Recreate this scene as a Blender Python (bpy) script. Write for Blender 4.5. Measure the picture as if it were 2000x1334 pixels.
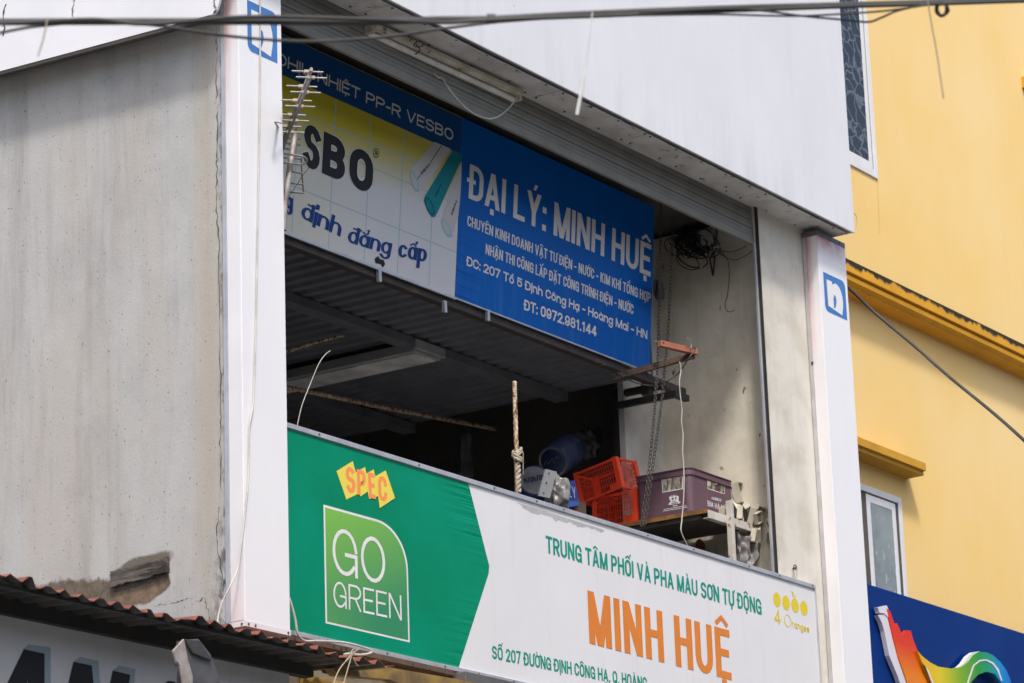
import bpy, math, random, unicodedata
from mathutils import Vector, Matrix

for o in list(bpy.data.objects):
    bpy.data.objects.remove(o)
sc = bpy.context.scene
COL = sc.collection
R = math.radians
random.seed(7)

# ------------------------------------------------------------------ camera, world, sun
F_PX, PITCH, ROLL, YAW = 6247.96, R(15.9161), R(-2.0138), R(33.3941)
CAM = Vector((0, -9.0, 1.6))
FW = Vector((math.cos(YAW) * math.cos(PITCH), math.sin(YAW) * math.cos(PITCH), math.sin(PITCH)))
_rt = Vector((math.sin(YAW), -math.cos(YAW), 0))
_up = _rt.cross(FW)
RT = math.cos(ROLL) * _rt + math.sin(ROLL) * _up
UP = -math.sin(ROLL) * _rt + math.cos(ROLL) * _up
cam = bpy.data.cameras.new('camera')
cam.sensor_width = 36
cam.lens = F_PX / 2000 * 36
cam.clip_end = 3000
cam.dof.use_dof = True
cam.dof.focus_distance = 16.5
cam.dof.aperture_fstop = 6.3
camo = bpy.data.objects.new('camera', cam)
COL.objects.link(camo)
camo.matrix_world = Matrix((RT, UP, -FW)).transposed().to_4x4()
camo.location = CAM
sc.camera = camo

SUN_DIR = Vector((0.50, 0.50, -1.0)).normalized()          # way the light travels
w = bpy.data.worlds.new('World')
sc.world = w
w.use_nodes = True
nt = w.node_tree
sky = nt.nodes.new('ShaderNodeTexSky')
sky.sky_type = 'NISHITA'
sky.sun_disc = False
sky.sun_elevation = math.asin(-SUN_DIR.z)
sky.sun_rotation = math.atan2(-SUN_DIR.x, -SUN_DIR.y)
sky.dust_density = 4.0
sky.air_density = 1.0
sky.ozone_density = 0.6
nt.links.new(sky.outputs[0], nt.nodes['Background'].inputs[0])
nt.nodes['Background'].inputs[1].default_value = 0.135
sl = bpy.data.lights.new('sun', 'SUN')
sl.energy = 2.0
sl.angle = R(7)
sl.color = (1.0, 0.955, 0.9)
so = bpy.data.objects.new('sun', sl)
COL.objects.link(so)
so.rotation_euler = SUN_DIR.to_track_quat('-Z', 'Y').to_euler()
so.location = (5, -10, 30)
sc.view_settings.view_transform = 'Standard'
sc.view_settings.look = 'None'
sc.view_settings.exposure = 0.56
sc.view_settings.gamma = 1
sc.render.engine = 'CYCLES'
sc.cycles.max_bounces = 7
sc.cycles.diffuse_bounces = 4
sc.cycles.use_denoising = True


# ------------------------------------------------------------------ helpers
def ray(px, py):
    return RT * ((px - 1000) / F_PX) - UP * ((py - 667) / F_PX) + FW


def P(px, py, x=None, y=None, z=None, q=None):
    """point of the photograph on the real plane x=, y=, z= or q=(point, normal)"""
    v = ray(px, py)
    if q:
        return CAM + v * ((q[0] - CAM).dot(q[1]) / v.dot(q[1]))
    t = (x - CAM.x) / v.x if x is not None else (y - CAM.y) / v.y if y is not None else (z - CAM.z) / v.z
    return CAM + v * t


def D(px, py, d):
    """point of the photograph at depth d metres"""
    return CAM + ray(px, py) * d


class MB:
    def __init__(s):
        s.v, s.f, s.m = [], [], []

    def add(s, vs, fs, mi=0):
        n = len(s.v)
        s.v += [tuple(v) for v in vs]
        s.f += [tuple(i + n for i in f) for f in fs]
        s.m += [mi] * len(fs)
        return s

    def box(s, x0, x1, y0, y1, z0, z1, mi=0):
        vs = [(x, y, z) for z in (z0, z1) for y in (y0, y1) for x in (x0, x1)]
        return s.add(vs, [(0, 2, 3, 1), (4, 5, 7, 6), (0, 1, 5, 4), (2, 6, 7, 3), (0, 4, 6, 2), (1, 3, 7, 5)], mi)

    def bar(s, a, b, w, h, up=(0, 0, 1), mi=0):
        a, b = Vector(a), Vector(b)
        d = (b - a).normalized()
        sd = d.cross(Vector(up)).normalized()
        u = sd.cross(d).normalized()
        vs = [p + sd * (i * w / 2) + u * (j * h / 2) for p in (a, b) for j in (-1, 1) for i in (-1, 1)]
        return s.add(vs, [(0, 1, 3, 2), (4, 6, 7, 5), (0, 4, 5, 1), (2, 3, 7, 6), (0, 2, 6, 4), (1, 5, 7, 3)], mi)

    def tube(s, pts, r, n=8, mi=0, closed=False, rr=None):
        pts = [Vector(p) for p in pts]
        k = len(pts)
        t0 = (pts[1] - pts[0]).normalized()
        ref = Vector((0, 0, 1)) if abs(t0.z) < .9 else Vector((1, 0, 0))
        u = t0.cross(ref).normalized()
        vs = []
        for i, p in enumerate(pts):
            if closed:
                t = (pts[(i + 1) % k] - pts[i - 1]).normalized()
            else:
                t = (pts[min(i + 1, k - 1)] - pts[max(i - 1, 0)]).normalized()
            u = (u - t * u.dot(t)).normalized()
            b = t.cross(u)
            q = rr[i] if rr else r
            for j in range(n):
                a = 2 * math.pi * j / n
                vs.append(p + (u * math.cos(a) + b * math.sin(a)) * q)
        fs = []
        for i in range(k if closed else k - 1):
            for j in range(n):
                a, b2 = i * n + j, i * n + (j + 1) % n
                c, d = ((i + 1) % k) * n + (j + 1) % n, ((i + 1) % k) * n + j
                fs.append((a, b2, c, d))
        if not closed:
            fs.append(tuple(range(n))[::-1])
            fs.append(tuple((k - 1) * n + j for j in range(n)))
        return s.add(vs, fs, mi)

    def prism(s, poly, vec, mi=0):
        poly = [Vector(p) for p in poly]
        vec = Vector(vec)
        n = len(poly)
        vs = poly + [p + vec for p in poly]
        fs = [tuple(range(n)), tuple(range(n, 2 * n))[::-1]] + [(i, i + n, (i + 1) % n + n, (i + 1) % n) for i in range(n)]
        return s.add(vs, fs, mi)

    def poly(s, pts, mi=0):
        return s.add(pts, [tuple(range(len(pts)))], mi)

    def lathe(s, prof, org=(0, 0, 0), axis=(0, 0, 1), n=24, mi=0):
        org = Vector(org)
        q = Vector(axis).normalized().to_track_quat('Z', 'Y')
        vs = []
        for r, h in prof:
            for j in range(n):
                a = 2 * math.pi * j / n
                vs.append(org + q @ Vector((r * math.cos(a), r * math.sin(a), h)))
        fs = []
        for i in range(len(prof) - 1):
            for j in range(n):
                fs.append((i * n + j, i * n + (j + 1) % n, (i + 1) * n + (j + 1) % n, (i + 1) * n + j))
        return s.add(vs, fs, mi)

    def build(s, name, mats, parent=None, smooth=False, bevel=0, solid=0):
        me = bpy.data.meshes.new(name)
        me.from_pydata(s.v, [], s.f)
        if not isinstance(mats, (list, tuple)):
            mats = [mats]
        for m in mats:
            me.materials.append(m)
        for p, mi in zip(me.polygons, s.m):
            p.material_index = mi
            p.use_smooth = smooth
        me.update()
        ob = bpy.data.objects.new(name, me)
        COL.objects.link(ob)
        if parent is not None:
            ob.parent = parent
            if parent.parent is None:
                ob.location = -parent.location
        if smooth:
            try:
                me.set_sharp_from_angle(angle=R(40))
            except Exception:
                pass
        if bevel:
            b = ob.modifiers.new('bevel', 'BEVEL')
            b.width = bevel
            b.segments = 2
            b.limit_method = 'ANGLE'
            b.angle_limit = R(40)
        if solid:
            b = ob.modifiers.new('solid', 'SOLIDIFY')
            b.thickness = solid
        return ob


def tag(o, label=None, cat=None, group=None, kind=None):
    for k, v in (('label', label), ('category', cat), ('group', group), ('kind', kind)):
        if v:
            o[k] = v
    return o


def thing(name, loc, label, cat, group=None):
    o = bpy.data.objects.new(name, None)
    COL.objects.link(o)
    o.location = loc
    o.empty_display_size = .1
    return tag(o, label, cat, group)


def copy_tree(o, parent=None):
    c = o.copy()
    COL.objects.link(c)
    if parent:
        c.parent = parent
    for ch in list(o.children):
        copy_tree(ch, c)
    return c


# ------------------------------------------------------------------ materials
def ramp(nt, a, b, ca=(0, 0, 0, 1), cb=(1, 1, 1, 1)):
    r = nt.nodes.new('ShaderNodeValToRGB')
    r.color_ramp.elements[0].position = a
    r.color_ramp.elements[1].position = b
    r.color_ramp.elements[0].color = ca
    r.color_ramp.elements[1].color = cb
    return r


def mixc(nt, fac, a, b, mode='MIX'):
    m = nt.nodes.new('ShaderNodeMix')
    m.data_type = 'RGBA'
    m.blend_type = mode
    for sock, val in ((m.inputs[0], fac), (m.inputs[6], a), (m.inputs[7], b)):
        if hasattr(val, 'is_output'):
            nt.links.new(val, sock)
        elif isinstance(val, (int, float)):
            sock.default_value = val
        else:
            sock.default_value = (*val[:3], 1)
    return m.outputs[2]


def noise(nt, scale, detail=5, rough=.6, stretch=(1, 1, 1), off=(0, 0, 0), dist=0):
    tc = nt.nodes.new('ShaderNodeTexCoord')
    mp = nt.nodes.new('ShaderNodeMapping')
    mp.inputs['Scale'].default_value = stretch
    mp.inputs['Location'].default_value = off
    n = nt.nodes.new('ShaderNodeTexNoise')
    n.inputs['Scale'].default_value = scale
    n.inputs['Detail'].default_value = detail
    n.inputs['Roughness'].default_value = rough
    n.inputs['Distortion'].default_value = dist
    nt.links.new(tc.outputs['Object'], mp.inputs[0])
    nt.links.new(mp.outputs[0], n.inputs['Vector'])
    return n.outputs['Fac']


def M(name, col, rough=.6, metal=0, col2=None, vs=3, vr=(.35, .65), streak=None, sk=.5, spot=None, spr=(.68, .72), sps=30,
      bump=0, bs=60, spec=.5, extra=None):
    m = bpy.data.materials.new(name)
    m.use_nodes = True
    nt = m.node_tree
    b = nt.nodes['Principled BSDF']
    b.inputs['Roughness'].default_value = rough
    b.inputs['Metallic'].default_value = metal
    b.inputs['Specular IOR Level'].default_value = spec
    c = col
    if col2:
        r = ramp(nt, *vr)
        nt.links.new(noise(nt, vs), r.inputs[0])
        c = mixc(nt, r.outputs[0], col, col2)
    if streak:
        r = ramp(nt, .5, .78)
        nt.links.new(noise(nt, 1, 6, .65, (14, 14, .9), (3, 1, 0)), r.inputs[0])
        mm = nt.nodes.new('ShaderNodeMath')
        mm.operation = 'MULTIPLY'
        mm.inputs[1].default_value = sk
        nt.links.new(r.outputs[0], mm.inputs[0])
        c = mixc(nt, mm.outputs[0], c, streak)
    if spot:
        r = ramp(nt, *spr)
        nt.links.new(noise(nt, sps, 3, .5, (1, 1, .6)), r.inputs[0])
        c = mixc(nt, r.outputs[0], c, spot)
    if extra:
        c = extra(nt, c, b)
    if hasattr(c, 'is_output'):
        nt.links.new(c, b.inputs['Base Color'])
    else:
        b.inputs['Base Color'].default_value = (*c[:3], 1)
    if bump:
        bp = nt.nodes.new('ShaderNodeBump')
        bp.inputs['Strength'].default_value = bump
        bp.inputs['Distance'].default_value = .01
        nt.links.new(noise(nt, bs, 6), bp.inputs['Height'])
        nt.links.new(bp.outputs[0], b.inputs['Normal'])
    return m


def sepxyz(nt):
    tc = nt.nodes.new('ShaderNodeTexCoord')
    s = nt.nodes.new('ShaderNodeSeparateXYZ')
    nt.links.new(tc.outputs['Object'], s.inputs[0])
    return s.outputs


def maprange(nt, sock, a, b, c=0., d=1.):
    n = nt.nodes.new('ShaderNodeMapRange')
    for i, v in enumerate((a, b, c, d)):
        n.inputs[i + 1].default_value = v
    nt.links.new(sock, n.inputs[0])
    return n.outputs[0]


def math_(nt, op, a, b=None):
    n = nt.nodes.new('ShaderNodeMath')
    n.operation = op
    for i, v in enumerate((a, b)):
        if v is None:
            continue
        if hasattr(v, 'is_output'):
            nt.links.new(v, n.inputs[i])
        else:
            n.inputs[i].default_value = v
    return n.outputs[0]


# concrete side wall: warm and cool blotches, thin dark pits, drips, damp beige band along the front edge
def conc_extra(nt, c, b):
    s = sepxyz(nt)
    r = ramp(nt, .42, .66)
    nt.links.new(noise(nt, 1.0, 5, .6, (1, 2.6, .35), (4, 2, 1)), r.inputs[0])
    c = mixc(nt, math_(nt, 'MULTIPLY', r.outputs[0], .75), c, (.47, .42, .375))
    r2 = ramp(nt, .47, .7)
    nt.links.new(noise(nt, 2.4, 6, .7, (1, 1, .8), (9, 5, 3)), r2.inputs[0])
    c = mixc(nt, math_(nt, 'MULTIPLY', r2.outputs[0], .5), c, (.33, .335, .34))
    band = math_(nt, 'MULTIPLY', maprange(nt, s['Y'], .03, .09), maprange(nt, s['Y'], .20, .10))
    c = mixc(nt, math_(nt, 'MULTIPLY', band, .42), c, (.42, .37, .28))
    g = ramp(nt, .35, .7)
    nt.links.new(noise(nt, 150, 4, .7), g.inputs[0])
    c = mixc(nt, math_(nt, 'MULTIPLY', g.outputs[0], .30), c, (.23, .225, .22))
    st = ramp(nt, .52, .74)
    nt.links.new(noise(nt, 1, 7, .7, (1, 6.5, .55), (6, 3, 8)), st.inputs[0])
    c = mixc(nt, math_(nt, 'MULTIPLY', st.outputs[0], .5), c, (.26, .245, .23))
    lt = ramp(nt, .55, .7)
    nt.links.new(noise(nt, 3.2, 6, .7, (1, 1, .7), (1, 8, 2)), lt.inputs[0])
    c = mixc(nt, math_(nt, 'MULTIPLY', lt.outputs[0], .35), c, (.54, .53, .52))
    # elongated dark drips and flecks
    r3 = ramp(nt, .735, .755)
    nt.links.new(noise(nt, 24, 3, .6, (1, 1, .6), (0, 3, 0), 1.2), r3.inputs[0])
    c = mixc(nt, math_(nt, 'MULTIPLY', r3.outputs[0], .85), c, (.06, .055, .05))
    r4 = ramp(nt, .69, .73)
    nt.links.new(noise(nt, 75, 2, .5, (1, 1, .7), (5, 0, 2)), r4.inputs[0])
    c = mixc(nt, math_(nt, 'MULTIPLY', r4.outputs[0], .6), c, (.09, .085, .08))
    # dirty edge at the corner
    r5 = ramp(nt, .48, .6)
    nt.links.new(noise(nt, 22, 6, .7, (1, 1, .5), (2, 2, 2)), r5.inputs[0])
    edge = math_(nt, 'MULTIPLY', maprange(nt, s['Y'], .05, .0), r5.outputs[0])
    c = mixc(nt, math_(nt, 'MULTIPLY', edge, .8), c, (.10, .09, .075))
    # broken patch: bare brown mortar with a dark damp rim, and a damp streak running off to the left
    def blob(cy, cz, ry, rz, tilt=0., amp=.5, sc=7, soft=.12, st=(1, 1, 1)):
        dy = math_(nt, 'SUBTRACT', s['Y'], cy)
        dz = math_(nt, 'SUBTRACT', math_(nt, 'SUBTRACT', s['Z'], cz), math_(nt, 'MULTIPLY', dy, tilt))
        a = math_(nt, 'POWER', math_(nt, 'ABSOLUTE', math_(nt, 'DIVIDE', dy, ry)), 2.0)
        b_ = math_(nt, 'POWER', math_(nt, 'ABSOLUTE', math_(nt, 'DIVIDE', dz, rz)), 2.0)
        d = math_(nt, 'SQRT', math_(nt, 'ADD', a, b_))
        n_ = math_(nt, 'MULTIPLY', math_(nt, 'SUBTRACT', noise(nt, sc, 6, .65, st), .5), amp * 2)
        return maprange(nt, math_(nt, 'ADD', d, n_), 1 + soft, 1 - soft)
    pc, pl_, pd = P(272, 1146, x=11.22), P(165, 1152, x=11.22), P(275, 1108, x=11.22)
    c = mixc(nt, math_(nt, 'MULTIPLY', blob(pl_.y + .02, pl_.z - .02, .36, .075, .12, .6, 14, .12), .92), c, (.145, .112, .078))
    c = mixc(nt, math_(nt, 'MULTIPLY', blob(pd.y, pd.z + .005, .18, .045, -.12, .45, 12, .12), .9), c, (.12, .10, .07))
    c = mixc(nt, blob(pc.y, pc.z, .18, .085, .0, .30, 9, .05), c, (.115, .09, .065))
    c = mixc(nt, blob(pc.y + .01, pc.z - .012, .16, .075, .0, .35, 9, .15), c, (.24, .17, .12))
    r7 = ramp(nt, .42, .64)
    nt.links.new(noise(nt, 17, 7, .75, (1, 1, .8), (2, 9, 4)), r7.inputs[0])
    allm = math_(nt, 'MAXIMUM', blob(pc.y, pc.z, .18, .085, .0, .30, 9, .05), blob(pl_.y + .02, pl_.z - .02, .36, .075, .12, .6, 14, .12))
    c = mixc(nt, math_(nt, 'MULTIPLY', math_(nt, 'MULTIPLY', r7.outputs[0], allm), .7), c, (.07, .055, .04))
    r6 = ramp(nt, .60, .66)
    nt.links.new(noise(nt, 40, 5, .7, (1, 1, .6), (7, 7, 7)), r6.inputs[0])
    c = mixc(nt, math_(nt, 'MULTIPLY', math_(nt, 'MULTIPLY', r6.outputs[0], blob(pl_.y, pl_.z, .36, .09, .10, .5, 9, .5)), .8), c, (.04, .04, .03))
    low = math_(nt, 'MULTIPLY', maprange(nt, s['Z'], 4.95, 4.5), math_(nt, 'MULTIPLY', maprange(nt, s['Y'], .12, .02), r5.outputs[0]))
    c = mixc(nt, math_(nt, 'MULTIPLY', low, .9), c, (.05, .05, .048))
    return c


m_concrete = M('concrete', (.50, .50, .49), .9, extra=conc_extra, bump=.12, bs=60, spec=.2)
m_damp = M('damp_plaster', (.20, .155, .11), .95, col2=(.12, .10, .085), vs=9, spot=(.04, .045, .03), spr=(.52, .62), sps=40, bump=.6, bs=50, spec=.1)
m_brickhole = M('bare_brick', (.34, .25, .18), .95, col2=(.22, .16, .12), vs=7, bump=.5, bs=60, spec=.1)
m_render = M('painted_render', (.80, .745, .62), .85, col2=(.58, .53, .43), vs=2.6, vr=(.42, .75), streak=(.32, .28, .21), sk=.35,
             spot=(.14, .12, .09), spr=(.70, .76), sps=22, bump=.15, bs=30, spec=.2, extra=lambda nt, c, b: mixc(nt, math_(nt, 'MULTIPLY', maprange(nt, noise(nt, 1.6, 7, .7, (1, 1, .8), (3, 3, 3)), .45, .68), .5), c, (.36, .33, .27)))
m_column = M('column_render', (.70, .675, .61), .85, col2=(.50, .46, .37), vs=3.2, vr=(.45, .78), streak=(.48, .44, .36), sk=.3,
             spot=(.16, .14, .11), spr=(.735, .76), sps=20, bump=.15, bs=30, spec=.2)
m_pier = M('grey_render', (.68, .67, .65), .9, col2=(.5, .49, .47), vs=4, streak=(.4, .38, .34), sk=.3, bump=.15, spec=.2)
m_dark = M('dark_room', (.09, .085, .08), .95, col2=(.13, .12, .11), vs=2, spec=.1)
m_tin = M('dull_tin', (.185, .195, .22), .5, .2, col2=(.14, .148, .165), vs=5, streak=(.11, .10, .095), sk=.5)
m_shutter = M('shutter_metal', (.25, .25, .235), .6, .0, col2=(.21, .21, .195), vs=6, spec=.25)
m_soffit = M('galvanised_sheet', (.68, .68, .68), .5, .1, col2=(.48, .48, .48), vs=5, vr=(.4, .7), spot=(.16, .15, .14), spr=(.63, .75), sps=14, bump=.08, bs=12)
m_white = M('white_panel', (.74, .75, .785), .33, col2=(.70, .71, .745), vs=1.6, spot=(.42, .42, .44), spr=(.755, .77), sps=13, streak=(.62, .62, .64), sk=.28, bump=.04, bs=2.5, spec=.4,
            extra=lambda nt, c, b: mixc(nt, math_(nt, 'MULTIPLY', math_(nt, 'MULTIPLY', maprange(nt, sepxyz(nt)['Z'], 8.15, 7.72), maprange(nt, noise(nt, 1, 6, .65, (7, 1, .8), (1, 4, 0)), .48, .75)), .35), c, (.42, .41, .41)))
m_clad = M('cladding_panel', (.80, .805, .83), .4, col2=(.74, .745, .77), vs=2, spot=(.05, .05, .05), spr=(.745, .76), sps=9)
m_alu = M('aluminium_trim', (.62, .62, .64), .35, .5, col2=(.5, .5, .52), vs=8, streak=(.35, .35, .36), sk=.4)
m_darkrust = M('dark_rusty_angle', (.075, .062, .056), .7, .1, col2=(.045, .038, .036), vs=9, spot=(.16, .12, .10), spr=(.66, .74), sps=14)
m_screw = M('screw', (.10, .10, .105), .5, .5)
m_grey = M('grey_steel', (.20, .20, .205), .5, .4, col2=(.14, .14, .14), vs=6)
m_darksteel = M('dark_steel', (.05, .048, .047), .6, .3, col2=(.09, .075, .06), vs=6)
m_rust = M('rusty_steel', (.085, .066, .057), .85, .1, col2=(.16, .095, .06), vs=14, spot=(.04, .03, .025), spr=(.58, .66), sps=30, bump=.3, bs=80)
m_primer = M('red_primer', (.42, .14, .07), .7, col2=(.30, .11, .07), vs=12, spot=(.5, .25, .16), spr=(.6, .7), sps=18)
m_redpaint = M('red_edge', (.22, .025, .025), .6, col2=(.07, .03, .028), vs=7)
m_black = M('black_rubber', (.018, .018, .019), .55, col2=(.03, .03, .03), vs=5)
m_cable = M('weathered_cable', (.035, .035, .037), .6, col2=(.07, .068, .066), vs=3)
m_cord = M('white_cord', (.62, .60, .55), .6, col2=(.42, .4, .36), vs=6)
m_wirethin = M('thin_wire', (.42, .36, .28), .6)
m_yellow = M('yellow_wall', (.85, .585, .21), .85, col2=(.87, .66, .33), vs=.55, vr=(.3, .7), streak=(.70, .50, .22), sk=.10, bump=.06, bs=25, spec=.2)


def cornice_extra(nt, c, b):
    s = sepxyz(nt)
    n = noise(nt, 9, 5, .6, (1, 1, .35))
    lim = math_(nt, 'ADD', math_(nt, 'MULTIPLY', n, .13), CORN_TOP - .105)
    f = maprange(nt, math_(nt, 'SUBTRACT', s['Z'], lim), -.008, .012)
    c = mixc(nt, f, c, (.035, .03, .022))
    r = ramp(nt, .6, .7)
    nt.links.new(noise(nt, 7, 5, .7, (.6, 1, 1), (4, 4, 4)), r.inputs[0])
    return mixc(nt, math_(nt, 'MULTIPLY', math_(nt, 'MULTIPLY', r.outputs[0], maprange(nt, s['Z'], CORN_TOP - .10, CORN_TOP - .12)), .35), c, (.30, .17, .03))


CORN_TOP = 7.84
m_cornice = M('ochre_cornice', (.72, .37, .035), .8, col2=(.62, .31, .03), vs=3, extra=cornice_extra, spec=.2)
m_hood = M('ochre_hood', (.62, .34, .04), .8, col2=(.55, .29, .035), vs=4, spec=.2)
m_winframe = M('white_window_frame', (.80, .80, .81), .4, col2=(.72, .72, .73), vs=4)


def pane_extra(nt, c, b):
    v = nt.nodes.new('ShaderNodeTexVoronoi')
    v.feature = 'DISTANCE_TO_EDGE'
    v.inputs['Scale'].default_value = 9
    tc = nt.nodes.new('ShaderNodeTexCoord')
    n = nt.nodes.new('ShaderNodeTexNoise')
    n.inputs['Scale'].default_value = 6
    nt.links.new(tc.outputs['Object'], n.inputs['Vector'])
    va = nt.nodes.new('ShaderNodeVectorMath')
    va.operation = 'ADD'
    nt.links.new(tc.outputs['Object'], va.inputs[0])
    sc_ = nt.nodes.new('ShaderNodeVectorMath')
    sc_.operation = 'SCALE'
    sc_.inputs['Scale'].default_value = .25
    nt.links.new(n.outputs['Color'], sc_.inputs[0])
    nt.links.new(sc_.outputs[0], va.inputs[1])
    nt.links.new(va.outputs[0], v.inputs['Vector'])
    r = ramp(nt, .02, .09, (1, 1, 1, 1), (0, 0, 0, 1))
    nt.links.new(v.outputs['Distance'], r.inputs[0])
    return mixc(nt, math_(nt, 'MULTIPLY', r.outputs[0], .8), c, (.16, .18, .21))


m_pane = M('patterned_glass', (.018, .022, .03), .15, extra=pane_extra, spec=.5)
m_pane2 = M('dusty_glass', (.20, .235, .235), .25, col2=(.30, .335, .33), vs=4, spot=(.42, .44, .44), spr=(.62, .7), sps=20)


# flex banner cloth: gentle wrinkles near seams
def flex(name, col, seam_x=None, ztop=None, zbot=None, col2=None, rough=.5, spec=.12, extra=None, amt=.5, side=-1):
    m = M(name, col, rough, col2=col2, vs=1.3, extra=extra, spec=spec)
    nt = m.node_tree
    b = nt.nodes['Principled BSDF']
    s = sepxyz(nt)
    n1 = noise(nt, 1, 3, .5, (1.6, 1, 1.1), (2, 0, 5))
    h = math_(nt, 'MULTIPLY', n1, .5)
    if seam_x is not None:
        # short creases fanning out of the seam
        wv = noise(nt, 1, 2, .4, (1.4, 1, 34), (1, 0, 2), .3)
        fx = maprange(nt, s['X'], seam_x, seam_x + side * .42, 1, 0)
        msk = math_(nt, 'POWER', fx, 2.0)
        if ztop is not None:
            zz = math_(nt, 'ADD', maprange(nt, s['Z'], ztop - .45, ztop), maprange(nt, s['Z'], zbot + .45, zbot))
            msk = math_(nt, 'MULTIPLY', msk, zz)
        h = math_(nt, 'ADD', h, math_(nt, 'MULTIPLY', math_(nt, 'MULTIPLY', wv, msk), 1.3))
    bp = nt.nodes.new('ShaderNodeBump')
    bp.inputs['Strength'].default_value = amt
    bp.inputs['Distance'].default_value = .03
    nt.links.new(h, bp.inputs['Height'])
    nt.links.new(bp.outputs[0], b.inputs['Normal'])
    return m


def plain(name, col, rough=.55, col2=None, vs=6, **k):
    return M(name, col, rough, col2=col2, vs=vs, spec=.2, **k)


m_txt_white = plain('white_print', (.80, .80, .80), col2=(.70, .70, .70))
m_txt_teal = plain('teal_print', (.0, .27, .19), col2=(.005, .30, .22))
m_txt_orange = plain('orange_print', (.72, .23, .035), col2=(.66, .21, .04))
m_txt_black = plain('black_print', (.022, .023, .028))
m_txt_navy = plain('navy_print', (.01, .05, .23))
m_logo_blue = plain('blue_logo_print', (.055, .19, .50), col2=(.075, .22, .53))
m_logo_white = plain('white_logo_print', (.78, .785, .81))
m_spec_yellow = plain('yellow_logo_print', (.80, .68, .10))
m_spec_orange = plain('orange_logo_print', (.90, .30, .10))
m_orange_yel = plain('yellow_fruit_print', (.72, .57, .03))
m_red_plastic = M('red_plastic', (.95, .085, .03), .4, col2=(.88, .07, .028), vs=6)
m_purple = M('purple_plastic', (.15, .085, .11), .45, col2=(.125, .07, .092), vs=5, spot=(.2, .14, .16), spr=(.7, .8), sps=25)
m_bottle = M('dusty_bottle', (.50, .48, .42), .4, col2=(.22, .19, .14), vs=16, spec=.5)
m_shelf_white = M('chipped_white_paint', (.62, .60, .55), .6, col2=(.5, .47, .41), vs=8, spot=(.2, .12, .06), spr=(.62, .68), sps=25)
m_shelf_edge = M('rusty_board_edge', (.38, .17, .03), .8, col2=(.16, .08, .03), vs=14)
m_shelf_top = M('dark_board', (.07, .06, .055), .8, col2=(.11, .10, .09), vs=5)
m_wood = M('weathered_wood', (.11, .095, .085), .95, col2=(.04, .035, .032), vs=4, bump=.8, bs=22, spec=.1,
           extra=lambda nt, c, b: mixc(nt, maprange(nt, noise(nt, 1, 5, .7, (20, 4, 60)), .45, .62), c, (.17, .155, .14)))
m_rope = M('rope', (.52, .47, .38), .9, col2=(.33, .28, .2), vs=25, bump=.5, bs=200)
m_rebar = M('rusty_rod', (.50, .36, .23), .9, col2=(.68, .56, .42), vs=40, spot=(.2, .1, .05), spr=(.5, .6), sps=60)
m_antenna = M('antenna_alloy', (.36, .36, .36), .5, .3, col2=(.25, .24, .23), vs=20)
m_antplastic = M('yellowed_plastic', (.45, .40, .35), .6, col2=(.42, .34, .28), vs=14)
m_mast = M('mast_pipe', (.45, .43, .41), .6, .3, col2=(.28, .22, .18), vs=12)
m_tube = M('milky_tube', (.86, .86, .84), .3, col2=(.66, .66, .63), vs=6)
m_housing = M('rust_stained_housing', (.66, .64, .55), .5, col2=(.40, .36, .26), vs=7, spot=(.12, .06, .02), spr=(.66, .74), sps=14)
m_lampbox = M('dusty_lamp_case', (.42, .42, .41), .5, col2=(.34, .34, .33), vs=7)
m_diffuser = M('prismatic_diffuser', (.86, .86, .83), .5, col2=(.52, .52, .5), vs=5)
m_barrel = M('blue_plastic', (.035, .075, .24), .6, col2=(.15, .18, .27), vs=7, spot=(.3, .31, .33), spr=(.6, .8), sps=16)
m_lid = M('navy_lid', (.016, .03, .095), .45)
m_label = M('grey_label', (.30, .31, .32), .6, col2=(.10, .10, .11), vs=5)
m_bag = M('grey_plastic_film', (.17, .17, .17), .3, col2=(.30, .28, .28), vs=9, bump=.5, bs=20)
m_perf = M('perforated_zinc', (.24, .25, .25), .5, .3, col2=(.26, .26, .26), vs=9)
m_bluebox = M('blue_card', (.02, .07, .33), .6, col2=(.03, .09, .36), vs=8)
m_bluelid = M('bright_blue_card', (.07, .17, .6), .6)
m_card = M('brown_card', (.20, .13, .085), .85, col2=(.15, .10, .07), vs=5)
m_socket = M('yellowed_socket_box', (.62, .58, .47), .5, col2=(.45, .42, .33), vs=12)
m_sack = M('torn_sack', (.34, .33, .34), .7, col2=(.16, .155, .15), vs=9, bump=.9, bs=18)
m_orangebag = M('orange_sack', (.32, .10, .02), .7, col2=(.12, .06, .04), vs=14)
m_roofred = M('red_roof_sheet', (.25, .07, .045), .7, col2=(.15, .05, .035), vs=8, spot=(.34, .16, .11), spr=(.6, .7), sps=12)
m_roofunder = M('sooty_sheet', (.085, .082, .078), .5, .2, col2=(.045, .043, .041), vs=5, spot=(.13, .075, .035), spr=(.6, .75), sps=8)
m_awnbeam = M('sooty_beam', (.022, .021, .021), .7, col2=(.035, .034, .033), vs=4)
m_shopsign = M('white_shop_sign', (.60, .61, .63), .5, col2=(.52, .53, .55), vs=2, streak=(.42, .42, .43), sk=.4)
m_shadowprint = plain('grey_blue_print', (.28, .36, .40))
m_flood = M('cast_aluminium', (.17, .17, .175), .45, .5, col2=(.11, .11, .11), vs=9, spot=(.3, .3, .3), spr=(.66, .74), sps=30)
m_blue_sign = M('deep_blue_panel', (.0, .024, .165), .35, col2=(.002, .030, .185), vs=1.5, spec=.06)
m_cream = M('cream_wall', (.72, .66, .50), .85, col2=(.58, .50, .36), vs=4, streak=(.35, .28, .18), sk=.5)
m_ochre_beam = M('stained_yellow_beam', (.34, .22, .05), .8, col2=(.14, .09, .04), vs=6)
m_yellow_low = M('yellow_strip', (.75, .47, .12), .8, col2=(.62, .38, .10), vs=6)
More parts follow.
